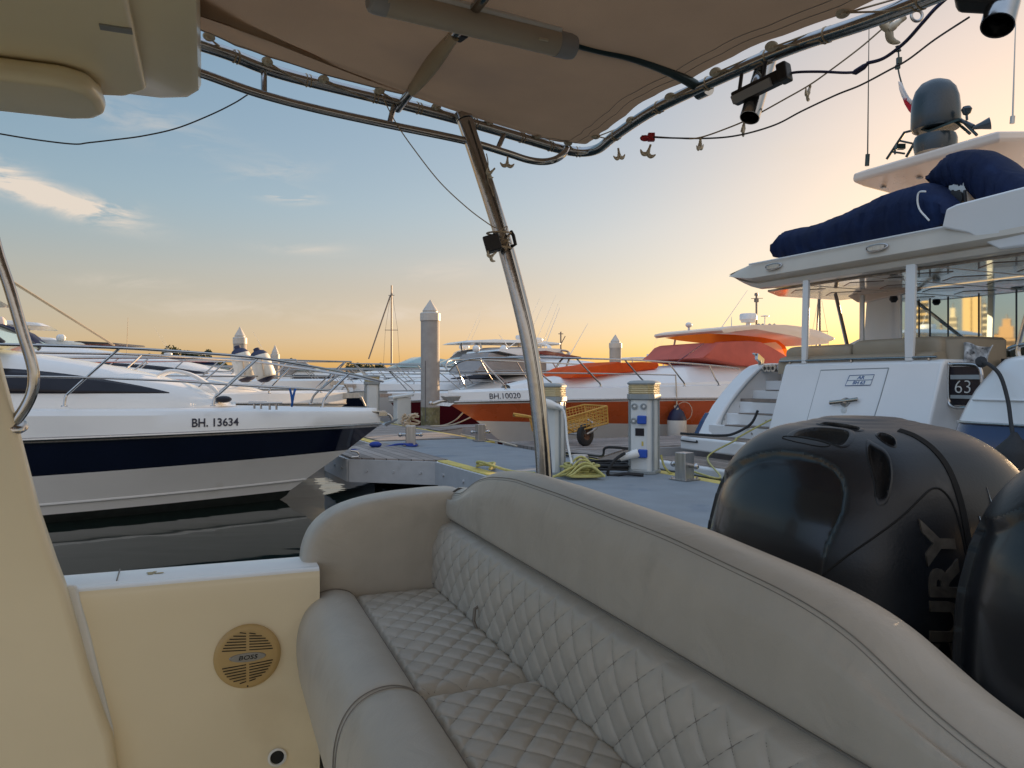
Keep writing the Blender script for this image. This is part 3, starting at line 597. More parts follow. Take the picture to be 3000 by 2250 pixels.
mb = MB(); mb.lathe([(0, 0), (.003, 0), (0, .002)], so_+ax*.014+Vector((0, 0, -.097)), axis=ax, seg=8); mb.build('screw', 'gap', spk)
dc = B.S(812, 2218, .088)
mb = MB(); mb.lathe([(.022, .0), (.030, 0), (.031, .004), (.024, .006), (.022, .0)], dc, axis=ax, seg=28); dr = mb.build('drain_rim', 'white2', bt_)
mb = MB(); mb.lathe([(0, .0012), (.0245, .0012), (0, .0016)], dc, axis=ax, seg=28); mb.build('drain_hole', 'gap', dr)
# hardtop over the helm
mb = MB(); ol = [(-.06, -2.9), (-.06, -1.0), (-.02, -.915), (.06, -.878), (3.0, -.85), (3.0, -2.9)]
rings = []
for off, z in ((.03, 2.545), (.008, 2.552), (.0, 2.575), (.0, 2.66), (.03, 2.70)):
    rings.append([B.w(s+(off if s < 1 else -off), t-(off if t > -2 else -off), z) for s, t in ol])
mb.loft(rings); ht = mb.build('hardtop', 'gelh', bt_, smooth=40)
mb = MB(); mb.prism([B.w(s, t, 2.505) for s, t in ((.02, -2.8), (.02, -1.22), (.05, -1.10), (.13, -1.035), (3, -1.01), (3, -2.8))], (0, 0, .038)); mb.build('hardtop_liner', 'gelh', ht, smooth=30, bevel=.02, bseg=4)
mb = MB(); poly = [(.30, -2.8), (.30, -1.24), (.26, -1.175), (.18, -1.155), (.06, -1.155), (.0, -1.19), (-.03, -1.26), (-.03, -2.8)]
mb.prism([B.w(s, t, 2.435) for s, t in poly], (0, 0, .066)); mb.build('overhead_locker', 'gelh', ht, smooth=30, bevel=.03, bseg=4)
mb = MB(); c = B.Z(340, 85, 2.503); mb.box(c, (.075, .032, .004), Matrix.Rotation(B.ang+R_(90)+.02, 3, 'Z')); mb.build('label_plate', 'greyp', ht, smooth=0)
# ================================================================== bench
bn = thing('bench_sofa', 'taupe vinyl bench sofa with diamond quilted seat and back along the stern', 'sofa', B.w(1.2, -.2, .55))
ZT = [(-.3, 1.166), (-.1, 1.182), (.0, 1.190), (.10, 1.205), (.18, 1.24), (.28, 1.275), (.42, 1.303), (.62, 1.320), (.95, 1.319), (1.48, 1.306), (1.80, 1.284), (1.88, 1.273), (1.93, 1.262), (1.985, 1.243), (2.04, 1.214), (2.09, 1.196), (2.16, 1.176), (2.3, 1.15), (3.1, 1.11)]
zt = lambda s: smooth1(s, ZT, .045)
NS = 150
def backp(a, j):
    s = -.02+a*2.9; z1 = zt(s)
    pr = [(.02, .95), (.004, 1.066), (-.018, 1.084), (-.026, 1.105), (-.022, 1.105+(z1-1.105)*.55), (-.008, z1-.045), (.004, z1-.024), (.024, z1-.008), (.055, z1), (.09, z1-.004), (.125, z1-.022), (.145, z1-.06), (.155, z1-.14), (.155, .8)]
    return pr[j]
mb = MB()
def bring(s, sh=0, js=14):
    a = (s+.02)/2.9; out = []
    for j in range(14):
        t, z = backp(a, j); cz, ctt = 1.12, .06
        out.append(B.w(s, t+(ctt-t)*sh, z+(cz-z)*sh*.6))
    return out
ss = [-.09+2.97*i/NS for i in range(NS+1)]
rings = [bring(s) for s in ss]
# refine the section with a smooth curve
def refine(r): return cr(r, 3)
mb.loft([refine(r) for r in rings], cap=False, closed=False); mb.build('backrest_bolster', 'leather', bn, smooth=60)
mb = MB()
for k in (0, .007):
    mb.tube([B.w(s, backp((s+.02)/2.9, 6)[0]+.0002+k*.6, backp((s+.02)/2.9, 6)[1]-.0002+k) for s in ss], .0010, 4)
mb.build('stitching', 'thread', bn)
def quilt(u, v, pu, pv):
    """diamond quilting: 0 on seams, 1 at cushion centre"""
    a, b = u/pu+v/pv, u/pu-v/pv
    fa = abs((a % 1)-.5)*2; fb = abs((b % 1)-.5)*2
    ga, gb = 1-fa, 1-fb           # 0 on the seam lines
    f = lambda x: 1-(1-min(1, x*1.35))**2.4
    return (f(ga)*f(gb))**.6
zb0, zb1 = .80, 1.072
def bq(a, b):
    s = -.06+2.65*a; z = zb0+(zb1-zb0)*b
    base = -.074*(1-abs(b*2-.75)**3*.35)
    e = min(1, (1-b)/.07); e2 = min(1, b/.06)
    t = base*(1-(1-e)**2*.9)*(.75+.25*e2)
    q = quilt(s, z, .098, .092)
    return B.w(s, t-.0075*q*min(1, e*1.2), z)
mb = MB(); mb.grid(bq, 720, 96); mb.build('quilted_back', 'leather', bn, smooth=80)
mb = MB()
def seamlines(mb, u0, u1, v0, v1, pu, pv, fn, r=.0011):
    k0 = int((u0/pu-v1/pv))-2; k1 = int((u1/pu+v1/pv))+2
    for sg in (1, -1):
        for k in range(k0-12, k1+14):
            pts = []
            for i in range(25):
                v = v0+(v1-v0)*i/24; u = pu*(k+.0-sg*v/pv)
                if u0 <= u <= u1: pts.append(fn(u, v))
                elif pts: break
            if len(pts) > 2: mb.tube(pts, r, 4)
seamlines(mb, 0, 2.55, .83, 1.045, .098, .092, lambda s, z: bq((s+.06)/2.65, (z-zb0)/(zb1-zb0))-(B.w(0, .0008)-B.w(0, 0)))
mb.build('quilt_stitching', 'thread', bn, smooth=0)
mb = MB(); mb.tube([B.w(-.02+2.6*i/60, -.006, 1.074) for i in range(61)], .0036, 6); mb.build('back_seam', 'thread', bn)
# end panel at the far side
OP = [(.10, 1.150), (.03, 1.183), (-.05, 1.188), (-.14, 1.184), (-.228, 1.178), (-.33, 1.163), (-.414, 1.139), (-.475, 1.104), (-.517, 1.058), (-.541, 1.0), (-.547, .945), (-.540, .87), (-.53, .70), (.10, .70)]
OPs = cr(OP, 5)
def pring(s, off): 
    c = Vector((-.2, .93)); out = []
    for p in OPs:
        v = Vector((p.x, p.y)) if len(p) > 1 else p; d = (c-v); out.append(B.w(s, v.x+d.x*off, v.y+d.y*off))
    return out
OPs = [Vector((p[0], p[1], 0)) for p in cr([(a, b, 0) for a, b in OP], 5)]
mb = MB(); mb.loft([pring(s, o_) for s, o_ in ((-.165, .16), (-.16, .08), (-.145, .025), (-.12, 0), (-.05, 0), (-.028, .012), (-.012, .04), (-.004, .10), (0.0, .22), (.002, .5))]); mb.build('end_panel', 'leather', bn, smooth=60)
mb = MB(); mb.tube([B.w(.006, -.074, .84), B.w(.002, -.064, 1.0), B.w(-.004, -.012, 1.07), B.w(-.012, -.028, 1.12), B.w(-.016, -.01, 1.165), B.w(-.02, .03, 1.188), B.w(-.025, .08, 1.18)], .0042, 6); mb.build('corner_seam', 'seamd', bn)
# seat cushions
def seat(s0, s1, lift):
    t0, t1 = -.372, -.035
    def sq(a, b):
        s = s0+(s1-s0)*a; t = t0+(t1-t0)*b
        ea = min(1, min(a, 1-a)*(s1-s0)/.060); eb = min(1, min(b*.33/.015, (1-b)*.33/.05))
        z = .788+lift+.044*(1-(1-ea)**2.4)*(.75+.25*eb)+.008*math.sin(math.pi*b)*math.sin(math.pi*a)-.028*(1-eb)**2*(b > .5)
        return B.w(s, t, z+.0075*quilt(s-.02, t, .102, .083)*ea*max(.15, eb))
    mb = MB(); mb.grid(sq, 250, 120); c = mb.build('seat_cushion', 'leather', bn, smooth=80)
    mb = MB(); seamlines(mb, s0+.02-.02, s1-.04, -.362, -.07, .102, .083, lambda u, v: sq((u+.02-s0)/(s1-s0), (v-t0)/(t1-t0))+Vector((0, 0, .0005))); mb.build('quilt_stitching', 'thread', c, smooth=0)
    BP_ = [(-.33, .74), (-.366, .812), (-.376, .838), (-.396, .853), (-.436, .863), (-.482, .858), (-.525, .836), (-.556, .797), (-.573, .745), (-.578, .685), (-.572, .615), (-.555, .54), (-.51, .50)]
    bp3 = cr([(a, b+lift*.9, 0) for a, b in BP_], 4)
    def br(s, sh): return [B.w(s, p.x+(-.43-p.x)*sh, p.y+(.66-p.y)*sh) for p in bp3]
    rr = [br(s0+.001, .30), br(s0+.003, .12), br(s0+.012, .045), br(s0+.03, .012), br(s0+.055, 0)]
    rr += [br(s0+.055+(s1-s0-.11)*i/16, 0) for i in range(1, 17)]+[br(s1-.03, .012), br(s1-.012, .045), br(s1-.003, .12), br(s1-.001, .30)]
    mb = MB(); mb.loft(rr, cap=True, closed=False); mb.build('seat_bolster', 'leather', c, smooth=60)
    mb = MB(); mb.tube([B.w(s0+.03+(s1-s0-.06)*i/20, -.3725, .832+lift) for i in range(21)], .0022, 6)
    mb.tube([p+(B.w(-.004, 0)-B.w(0, 0)) for p in br(s0+.02, .016)], .0015, 6)
    mb.tube([p+(B.w(0, 0)-B.w(0, 0)) for p in br(s1-.016, .02)], .0015, 6)
    mb.build('piping', 'thread', c)
seat(-.0, .955, 0); seat(.962, 1.80, .010); seat(1.808, 2.6, .0)
# strap loop between seat and back
mb = MB(); c = B.Z(1403, 1815, .865); mb.tube([c+Vector((0, .005, .04)), c+Vector((-.012, -.008, .035)), c+Vector((-.016, -.012, .0)), c+Vector((-.006, -.008, -.028)), c+Vector((.004, 0, -.03))], .0055, 6); mb.build('strap_loop', 'thread', bn)
# ================================================================== outboards
def cowl(label, s, t):
    th_ = thing('outboard_motor', label, 'outboard motor', (0, 0, 0), 'twin black outboard motors', local=True)
    TB = [(.62, .22, .50, 1.10), (.72, .26, .46, 1.18), (.82, .29, .44, 1.24), (.94, .312, .425, 1.28), (1.06, .320, .42, 1.29), (1.18, .316, .43, 1.275), (1.28, .300, .455, 1.24), (1.355, .278, .49, 1.195), (1.41, .25, .53, 1.14), (1.45, .215, .58, 1.08), (1.475, .175, .63, 1.02), (1.492, .125, .69, .955), (1.499, .07, .75, .89), (1.501, .02, .80, .83)]
    ns, nr = 210, 260; rings = []
    f = lambda z, k: smooth1(z, [(r[0], r[k]) for r in TB], .022)
    us = [i/ns for i in range(ns+1)]
    arc = [0]
    for a, b in zip(TB, TB[1:]): arc.append(arc[-1]+math.hypot(b[0]-a[0], b[1]-a[1]))
    ztab = [(arc[i]/arc[-1], TB[i][0]) for i in range(len(TB))]
    e = 2.75
    for u in us:
        z = lerp1(u, ztab); w, yf, yb = f(z, 1)*1.19, f(z, 2)-.8, f(z, 3)-.8; yc, h = (yf+yb)/2, (yb-yf)/2; rg = []
        for k in range(nr):
            a = 2*math.pi*k/nr; c, s_ = math.cos(a), math.sin(a); taper = 1-.10*max(0, math.sin(a))
            rg.append(Vector((w*taper*math.copysign(abs(c)**(2/e), c), yc+h*math.copysign(abs(s_)**(2/e), s_), z)))
        rings.append(rg)
    Mw = Matrix.Translation(B.w(s, t)) @ Matrix.Rotation(B.ang, 4, 'Z'); Mi = Mw.inverted()
    mb = MB(); g = mb.loft(rings); bm = mb.bm; bmesh.ops.recalc_face_normals(bm, faces=bm.faces); bm.normal_update()
    # recessed regions, drawn as outlines on the shell as seen over the bench
    slots = [[(2318, 1278), (2338, 1262), (2395, 1252), (2470, 1258), (2494, 1270), (2484, 1296), (2462, 1308), (2405, 1290), (2350, 1280)],
             [(2543, 1300), (2562, 1308), (2590, 1325), (2606, 1352), (2611, 1395), (2604, 1440), (2594, 1465), (2575, 1470), (2566, 1455), (2562, 1420), (2552, 1375), (2542, 1340)],
             [(2568, 1277), (2578, 1268), (2605, 1275), (2622, 1288), (2624, 1306), (2612, 1308), (2588, 1295)],
             [(2398, 1242), (2420, 1238), (2470, 1243), (2520, 1254), (2518, 1262), (2490, 1260), (2430, 1250)]]
    FP = [(1800, 2000), (1800, 1500), (2040, 1465), (2095, 1400), (2160, 1348), (2215, 1325), (2275, 1316), (2345, 1322), (2405, 1338), (2448, 1362), (2474, 1396), (2484, 1440), (2474, 1500), (2450, 1556), (2428, 1605), (2412, 1660), (2405, 1720), (2400, 2000)]
    def inside(p, poly):
        c = False; n = len(poly)
        for i in range(n):
            a, b = poly[i], poly[i-1]
            if (a[1] > p[1]) != (b[1] > p[1]) and p[0] < (b[0]-a[0])*(p[1]-a[1])/(b[1]-a[1])+a[0]: c = not c
        return c
    def edged(p, poly):
        def sg(a, b):
            d = (b[0]-a[0], b[1]-a[1]); q = (p[0]-a[0], p[1]-a[1]); t = max(0, min(1, (d[0]*q[0]+d[1]*q[1])/max(1e-6, d[0]**2+d[1]**2))); return math.hypot(q[0]-d[0]*t, q[1]-d[1]*t)
        return min(sg(a, b) for a, b in zip(poly, poly[1:]+poly[:1]))
    e1w = Matrix.Translation(B.w(1.17, .80)) @ Matrix.Rotation(B.ang, 4, 'Z')
    camp = e1w.inverted() @ Vector((0, 0, HC))
    nrm = {v: v.normal.copy() for v in bm.verts}; mv = {}; dark = set(); front = set()
    def arch(x, z): return max(0, 1.372-3.0*abs(x+.01)**2.6*(1 if x < 0 else 1.7)-z)
    for v in bm.verts:
        q = e1w @ v.co
        if nrm[v].dot(camp-v.co) > 0:
            for kx in (1,):
                p = px(q)
                for poly in slots:
                    if inside(p, poly): dark.add(v)
        if nrm[v].y < .25 and v not in dark and nrm[v].dot(camp-v.co) > -.4:
            p = px(q)
            if inside(p, FP): mv[v] = .013*min(1, edged(p, FP)/13); front.add(v)
    for v in list(dark):      # mirror the intakes to the other side
        pass
    for v, d in mv.items(): v.co = v.co-nrm[v]*d
    cut = [fc for fc in bm.faces if any(inside(px(e1w @ fc.calc_center_median()), [((a-sum(q[0] for q in P_)/len(P_))*.99+sum(q[0] for q in P_)/len(P_), (b-sum(q[1] for q in P_)/len(P_))*.99+sum(q[1] for q in P_)/len(P_)) for a, b in P_]) for P_ in slots) and fc.normal.dot(camp-fc.calc_center_median()) > 0]
    tree = BVHTree.FromBMesh(bm); bmesh.ops.delete(bm, geom=cut, context='FACES_ONLY')
    for fc in bm.faces:
        if all(v in front for v in fc.verts): fc.material_index = 1
    sh = mb.build('cowl', ['cowl', 'cowlf', 'rubber'], th_, smooth=60)
    def hit(u, v):
        d = ((e1w.inverted() @ U(u, v, 3.0))-camp).normalized(); r = tree.ray_cast(camp, d); return (r[0], r[1]) if r[0] else (None, None)
    def surf(pts, r, name, m, off=0., n=10, sq=1.):
        P = []
        for u, v, *_ in cr([(u, v, 0) for u, v in pts], n):
            h_, n2 = hit(u, v)
            if h_: P.append(h_+n2*off)
        if len(P) > 2:
            mb = MB(); mb.tube(P, r, 6, sq=sq); mb.build(name, m, sh)
    for P_ in slots:       # moulded air intakes: a rim on the shell and a dark well
        ou = [(v.x, v.y) for v in cr([(a, b, 0) for a, b in P_], 7, True)]; cx_, cy_ = sum(q[0] for q in ou)/len(ou), sum(q[1] for q in ou)/len(ou)
        rr = []
        for k_, dp in ((1.14, .0004), (1.09, .0016), (.97, .0022), (.93, .0012), (.90, -.006), (.82, -.022), (.4, -.030), (.02, -.032)):
            R1 = []
            for a, b in ou:
                h_, n2 = hit(cx_+(a-cx_)*k_, cy_+(b-cy_)*k_)
                R1.append(h_+n2*dp if h_ else (R1[-1] if R1 else Vector((0, 0, 1.4))))
            rr.append(R1)
        mb = MB(); mb.loft(rr, cap=False, mfn=lambda i, j: 0 if i < 4 else 1); mb.build('air_intake', ['cowl', 'rubber'], sh, smooth=50)
    surf([(2405, 1690), (2480, 1630), (2560, 1575), (2640, 1515), (2695, 1462), (2722, 1437), (2742, 1430), (2762, 1438), (2785, 1465), (2806, 1515), (2822, 1580), (2834, 1650), (2842, 1720)], .0028, 'side_seam', 'gap')
    surf([(2636, 1262), (2680, 1278), (2728, 1310), (2768, 1355), (2796, 1410), (2818, 1480), (2834, 1560), (2846, 1640), (2850, 1720)], .0125, 'rear_gasket', 'gap', -.006)
    surf([(2292, 1284), (2300, 1278), (2340, 1281), (2400, 1292), (2430, 1302), (2424, 1308), (2395, 1307), (2330, 1294), (2292, 1284)], .0016, 'hatch_seam', 'gap')
    for w0, pts in ((.007, [(2868, 1512), (2876, 1550), (2884, 1600), (2890, 1660)]), (.009, [(2890, 1428), (2902, 1470), (2915, 1520), (2924, 1570)])):
        P = []
        for u, v in pts:
            h_, n2 = hit(u, v)
            if h_: P.append(h_+n2*.001)
        if len(P) > 1:
            mb = MB(); mb.tube(P, [max(.0012, w0*i/(len(P)-1)) for i in range(len(P))], 6, sq=.4); mb.build('silver_blade', 'steel', sh)
    # raised lettering on the near side, reading upward
    def side(x, y, d):
        yy, zz = -.115-y, .968+x
        r = tree.ray_cast(Vector((1, yy, zz)), Vector((-1, 0, 0)))
        return (r[0]+r[1]*(.002+d*1.0)) if r[0] else Vector((.3, yy, zz))
    text_obj('MERCURY', .098, .004, 'raised_lettering', 'cowlt', sh, side, bold=.0035, shear=.05, sx=1.38)
    mb = MB(); mb.loft([[Vector((x*w, .02+y*h, z)) for x, y in ((-1, -1), (1, -1), (1, 1), (-1, 1))] for z, w, h in ((-.6, .04, .12), (-.1, .07, .2), (.3, .10, .24), (.66, .16, .28))]); mb.build('midsection', 'cowl', th_, smooth=30, bevel=.02)
    mb = MB(); mb.box((0, -.36, .55), (.32, .16, .5)); mb.build('clamp_bracket', 'blackp', th_, smooth=0, bevel=.02)
    th_.location = B.w(s, t); th_.rotation_euler.z = B.ang
    return th_
e_ = cowl('black outboard motor with raised letters, nearer the middle of the frame', 1.17, .80)
e2 = copy_tree(e_); e2.location = B.w(1.985, .80); e2['label'] = 'second black outboard motor cut off by the right edge'
# ================================================================== canvas canopy and its frame
cn = thing('canvas_canopy', 'brown canvas sun canopy laced to a stainless tube frame overhead', 'canopy', B.w(.5, 0, 2.5))
FE = [(.13, -.95, 2.69), (.085, -.80, 2.68), (.0, -.62, 2.67), (-.055, -.25, 2.648), (-.125, .08, 2.632), (-.205, .38, 2.617), (-.245, .55, 2.606), (-.24, .655, 2.60), (-.17, .705, 2.60), (0, .695, 2.605), (.3, .685, 2.606), (.60, .715, 2.603), (.95, .755, 2.588), (1.3, .80, 2.552), (1.8, .84, 2.52), (2.4, .86, 2.5), (2.85, .8, 2.5)]
fe = cr(BP(FE), 8)
mb = MB(); mb.tube(fe, .021, 14); mb.build('frame_tube', 'steel', cn)
FL = [B.Z(u, v, z) for u, v, z in ((560, 205, 2.585), (610, 222, 2.58), (760, 275, 2.568), (930, 320, 2.555), (1140, 366, 2.540), (1360, 412, 2.528), (1480, 447, 2.518), (1545, 468, 2.512), (1590, 474, 2.51), (1625, 468, 2.515), (1650, 452, 2.545), (1660, 437, 2.59))]
mb = MB(); mb.tube(cr(FL, 8), .0145, 12); mb.build('lower_frame_tube', 'steel', cn)
def near_pt(lst, u):
    return min(lst, key=lambda p: abs(px(p)[0]-u))
for u in (775, 1152, 1462):
    a = near_pt(cr(FL[:9], 12), u-8); b = min(fe[:60], key=lambda p: abs(px(p)[0]-(u+10)))
    mb = MB(); mb.tube([a, b], .0105, 10); mb.build('frame_strut', 'steel', cn)
# support post: a flattened oval section leaning forward
pk_ = [B.w(.07, .40, 1.05)]+[B.S(u, v, .03) for u, v in ((1598, 1400),)]
pts = [(1362, 352, 2.98), (1398, 460, 2.97), (1440, 590, 2.965), (1478, 715, 2.96), (1512, 840, 2.955), (1543, 970, 2.95), (1566, 1100, 2.95), (1582, 1230, 2.95), (1591, 1330, 2.95), (1597, 1430, 2.95), (1600, 1520, 2.95)]
mb = MB(); mb.tube(cr([U(*p) for p in pts], 6), .0315, 28, sq=.78, up=(1, .2, 0)); mb.build('support_post', 'steel', cn)
mb = MB(); mb.tube(cr([U(p[0]+11, p[1], p[2]-.0285) for p in pts], 6), .0016, 6); mb.build('post_dark_reflection', 'gap', cn)  # thin dark tube standing in for the dark reflection along the post
mb = MB(); mb.tube([U(p[0], p[1], p[2]) for p in ((1362, 352, 2.98), (1355, 332, 2.985))], .034, 20); mb.build('post_collar', 'steel', cn)
# the canvas: hem sits a little inside the tube, sagging slightly between lacings
ctr = Vector((1.0, -.1))
def hem(p):
    s, t, z = B.loc(p); return s, t, z
E1 = [B.loc(p) for p in fe]
def canv(a, b):
    # a along the tube (0 = hardtop, 1 = far right), b from hem (0) to the inner line (1)
    k = a*(len(E1)-1); i = int(min(k, len(E1)-2)); f_ = k-i
    s = E1[i][0]*(1-f_)+E1[i+1][0]*f_; t = E1[i][1]*(1-f_)+E1[i+1][1]*f_; z = E1[i][2]*(1-f_)+E1[i+1][2]*f_
    c = Vector((1.3, -.9)); d = (Vector((min(2.0, max(.5, s+.9)), -.95))-Vector((s, t))); l = max(.01, d.length); d /= l
    inn = .036+.009*abs(math.sin(k*.62))
    q = Vector((s, t))+d*inn
    q2 = Vector((max(.35, min(2.7, s+.55)), -.95))
    r = q.lerp(q2, b)
    sag = -.018*math.sin(math.pi*min(1, b*1.2))*(1)+.004*math.sin(9*a*7+b*5)
    return B.w(r.x, r.y, z+.026+(2.69-z)*b*.7+sag)
mb = MB(); mb.grid(canv, 140, 24); mb.build('canvas', 'canvas', cn, smooth=80)
mb = MB()
for off in (.03, .055): mb.tube([canv(i/140, off)-Vector((0, 0, .0025)) for i in range(141)], .0011, 4)
mb.build('hem_stitching', 'thread', cn)
# cross pole with canvas sleeve
ca, cb = B.Z(1165, 318, 2.635), B.Z(1335, 98, 2.632)
mb = MB(); mb.tube([ca, cb+(cb-ca)*1.2], .0165, 12); pol = mb.build('cross_pole', 'steel', cn)
mb = MB(); d_ = (cb-ca); mb.tube([ca+d_*(.30+.70*i/10) for i in range(11)], [.019+.010*math.sin(math.pi*min(1, i/9.))+.004 for i in range(11)], 14, sq=.7); mb.build('canvas_sleeve', 'sleeve', pol)
mb = MB(); mb.box(cb+Vector((.01, .005, 0)), (.04, .05, .03), Matrix.Rotation(.6, 3, 'Z')); mb.build('pole_socket', 'blackp', pol, smooth=0, bevel=.006)
LPo = [B.w(.74, -.9, 2.652), B.w(.735, -.2, 2.645), B.Z(1700, 128, 2.64), B.Z(1850, 165, 2.635), B.Z(1975, 215, 2.625), B.Z(2058, 262, 2.606)]
mb = MB(); mb.tube(cr(LPo, 8), .0175, 14); mb.build('fore_aft_pole', 'tealp', cn)
mb = MB(); mb.tube([B.Z(2045, 270, 2.604), B.Z(2075, 256, 2.604)], .027, 14); mb.build('tube_clamp', 'steel', cn)
# rod holders clamped to the aft tube
def rodh(u0, v0, u1, v1, Y0, Y1, r):
    a, b = U(u0, v0, Y0), U(u1, v1, Y1); d = (b-a).normalized(); l = (b-a).length
    mb = MB(); mb.lathe([(r*.92, 0), (r, 0), (r, l), (r*.92, l), (r*.88, l-.004), (r*.88, .004), (r*.92, 0)], a, axis=d, seg=28); mb.lathe([(0, l*.45), (r*.88, l*.45), (0, l*.46)], a, axis=d, seg=20); mb.build('rod_holder', 'steel', cn)
rodh(2250, 165, 2196, 345, 2.44, 2.36, .030); rodh(2960, -70, 2922, 75, 1.86, 1.80, .036)
# lacing buttons and ties
BTN = [(612, 108), (783, 180), (948, 232), (1112, 266), (1278, 313), (1432, 358), (1572, 398), (1664, 418), (1745, 399), (1848, 352), (1962, 283), (2095, 211), (2260, 136), (2470, 37)]
mbb, mbt = MB(), MB()
for i, (u, v) in enumerate(BTN):
    h = min((canv(i2/300, .0) for i2 in range(301)), key=lambda p: (px(p)[0]-u)**2+(px(p)[1]-v)**2)
    a_, b2 = px(h); hh = U(u, v, h.y) if (a_-u)**2+(b2-v)**2 < 900 else h
    hh = hh+(Vector((0, 0, HC))-hh).normalized()*.012
    mb = MB(); mb.lathe([(0, -.004), (.017, -.004), (.0195, .0), (.016, .004), (.008, .005), (.007, .011), (0, .012)], hh, axis=(random.uniform(-.2, .2), -.45+random.uniform(-.1, .1), -1), seg=20); mb.build('lacing_button', 'lampc', cn)
    j = min(range(len(fe)), key=lambda k: (fe[k]-hh).length); j2 = min(len(fe)-1, j+4); e = fe[j2]
    mb = MB(); tng = (fe[j2]-fe[j2-1]).normalized(); xx = tng.orthogonal().normalized(); yy = tng.cross(xx)
    mb.tube([hh, hh.lerp(e, .6)+Vector((0, 0, -.012))]+[e+(xx*math.cos(q)+yy*math.sin(q))*.0215+tng*.0022*q for q in [k*.6 for k in range(18)]]+[hh+Vector((0, 0, -.004))], .0028, 5); mb.build('lacing_cord', 'sleeve', cn)
# overhead tube lamp
la, lb = B.Z(1085, -5, 2.607), B.Z(1682, 140, 2.600)
tl = thing('tube_lamp', 'long translucent tube lamp with grey end caps under the brown canopy', 'lamp', la.lerp(lb, .5))
d_ = (lb-la)
mb = MB(); mb.tube([la+d_*(.06+.84*i/8) for i in range(9)], .036, 24, sq=1.05); mb.build('diffuser', 'tubel', tl)
mb = MB(); mb.tube([la+d_*.90, la+d_*.97, la+d_*.995, la+d_*1.0], [.0375, .0372, .034, .026], 24); mb.build('end_cap', 'greycap', tl); mb = MB(); mb.tube([la+d_*.07, la+d_*.02, la, la-d_*.01], [.0375, .0372, .034, .026], 24); mb.build('end_cap', 'greycap', tl)
mb = MB(); mb.tube([la+d_*.05+Vector((.012, -.02, .030)), la+d_*.9+Vector((.012, -.02, .030))], .012, 8); mb.build('backing_rail', 'white2', tl)
mb = MB(); mb.box(la+d_*.80+Vector((.015, -.030, -.016)), (.03, .014, .006), Matrix.Rotation(.45, 3, 'Z')); mb.build('switch', 'lampc', tl, smooth=0)
# light bar, black box on the post, dark lamp at the top right corner
fa, fb2 = U(2150, 292, 2.40), U(2292, 222, 2.28); fc_ = fa.lerp(fb2, .5); dd = (fb2-fa).normalized()
lb_ = thing('light_bar', 'black work light bar clamped under the steel canopy tube', 'work light', fc_)
ym = Vector((dd.y, -dd.x, 0)); zz_ = dd.cross(ym); Rm = Matrix((dd, ym, zz_)).transposed()
if Rm.determinant() < 0: Rm = Matrix((dd, -ym, zz_)).transposed()
mb = MB(); mb.box(fc_, ((fb2-fa).length, .036, .040), Rm); hb = mb.build('housing', 'blackp', lb_, smooth=0, bevel=.006)
vv = (Vector((0, 0, HC))-fc_); ym2 = (vv-dd*vv.dot(dd)).normalized(); zz2 = dd.cross(ym2); R2 = Matrix((dd, ym2, zz2)).transposed(); mb = MB(); mb.box(fc_+ym2*.025-dd*.01, ((fb2-fa).length*.80, .012, .026), R2); mb.build('lens', 'greycap', lb_, smooth=0, bevel=.002)
mb = MB(); mb.box(fb2+dd*.006+Vector((0, 0, .006)), (.032, .042, .058), Rm); mb.build('end_block', 'blackp', lb_, smooth=0, bevel=.006)
for f_ in (.12, .62): mb = MB(); p_0 = fa.lerp(fb2, f_); mb.tube([p_0+Vector((0, 0, .02)), p_0+Vector((.01, .01, .075))], .006, 8); mb.build('bracket', 'blackp', lb_)
bx = thing('strapped_box', 'small black device box strapped to the steel canopy post', 'device box', U(1450, 712, 2.93))
Rp = Matrix.Rotation(R_(-16), 3, 'Y')
mb = MB(); mb.box(U(1443, 714, 2.90), (.062, .06, .062), Rp); mb.build('case', 'blackp', bx, smooth=0, bevel=.005)
mb = MB()
for dz in (-.018, .022): mb.tube(cr([U(1462+36*math.cos(q), 708-dz*1100+5*math.sin(q), 2.935+.055*math.sin(q)) for q in [k*.7 for k in range(9)]], 4, True), .0035, 6, closed=True)
mb.build('strap', 'sleeve', bx)
mb = MB(); mb.tube([U(1497, 678, 2.93), U(1504, 690, 2.92), U(1510, 716, 2.92), U(1498, 722, 2.93)], .007, 8); mb.build('bracket', 'blackp', bx)
mb = MB()
for k in range(5): mb.tube(cr([U(1440+random.uniform(0, 60), 640+random.uniform(-10, 80), 2.90), U(1450+random.uniform(0, 50), 660+random.uniform(-10, 70), 2.9), U(1455+random.uniform(0, 40), 690+random.uniform(-20, 60), 2.89)], 5), .0022, 5)
tag(mb.build('tie_wire', 'sleeve'), 'loose tan tie wires tangled round the post above the black box', 'wire')
fl_ = thing('spot_lamp', 'dark lamp housing cut off at the top right corner', 'lamp', U(2890, 10, 1.84))
mb = MB(); mb.box(U(2890, -12, 1.84), (.13, .07, .065), Matrix.Rotation(.5, 3, 'Y') @ Matrix.Rotation(-.7, 3, 'Z')); mb.build('housing', 'blackp', fl_, smooth=0, bevel=.02, bseg=3)
mb = MB(); mb.tube([U(2880, -40, 1.84), U(2850, -110, 1.85)], .012, 8); mb.build('bracket', 'blackp', fl_)
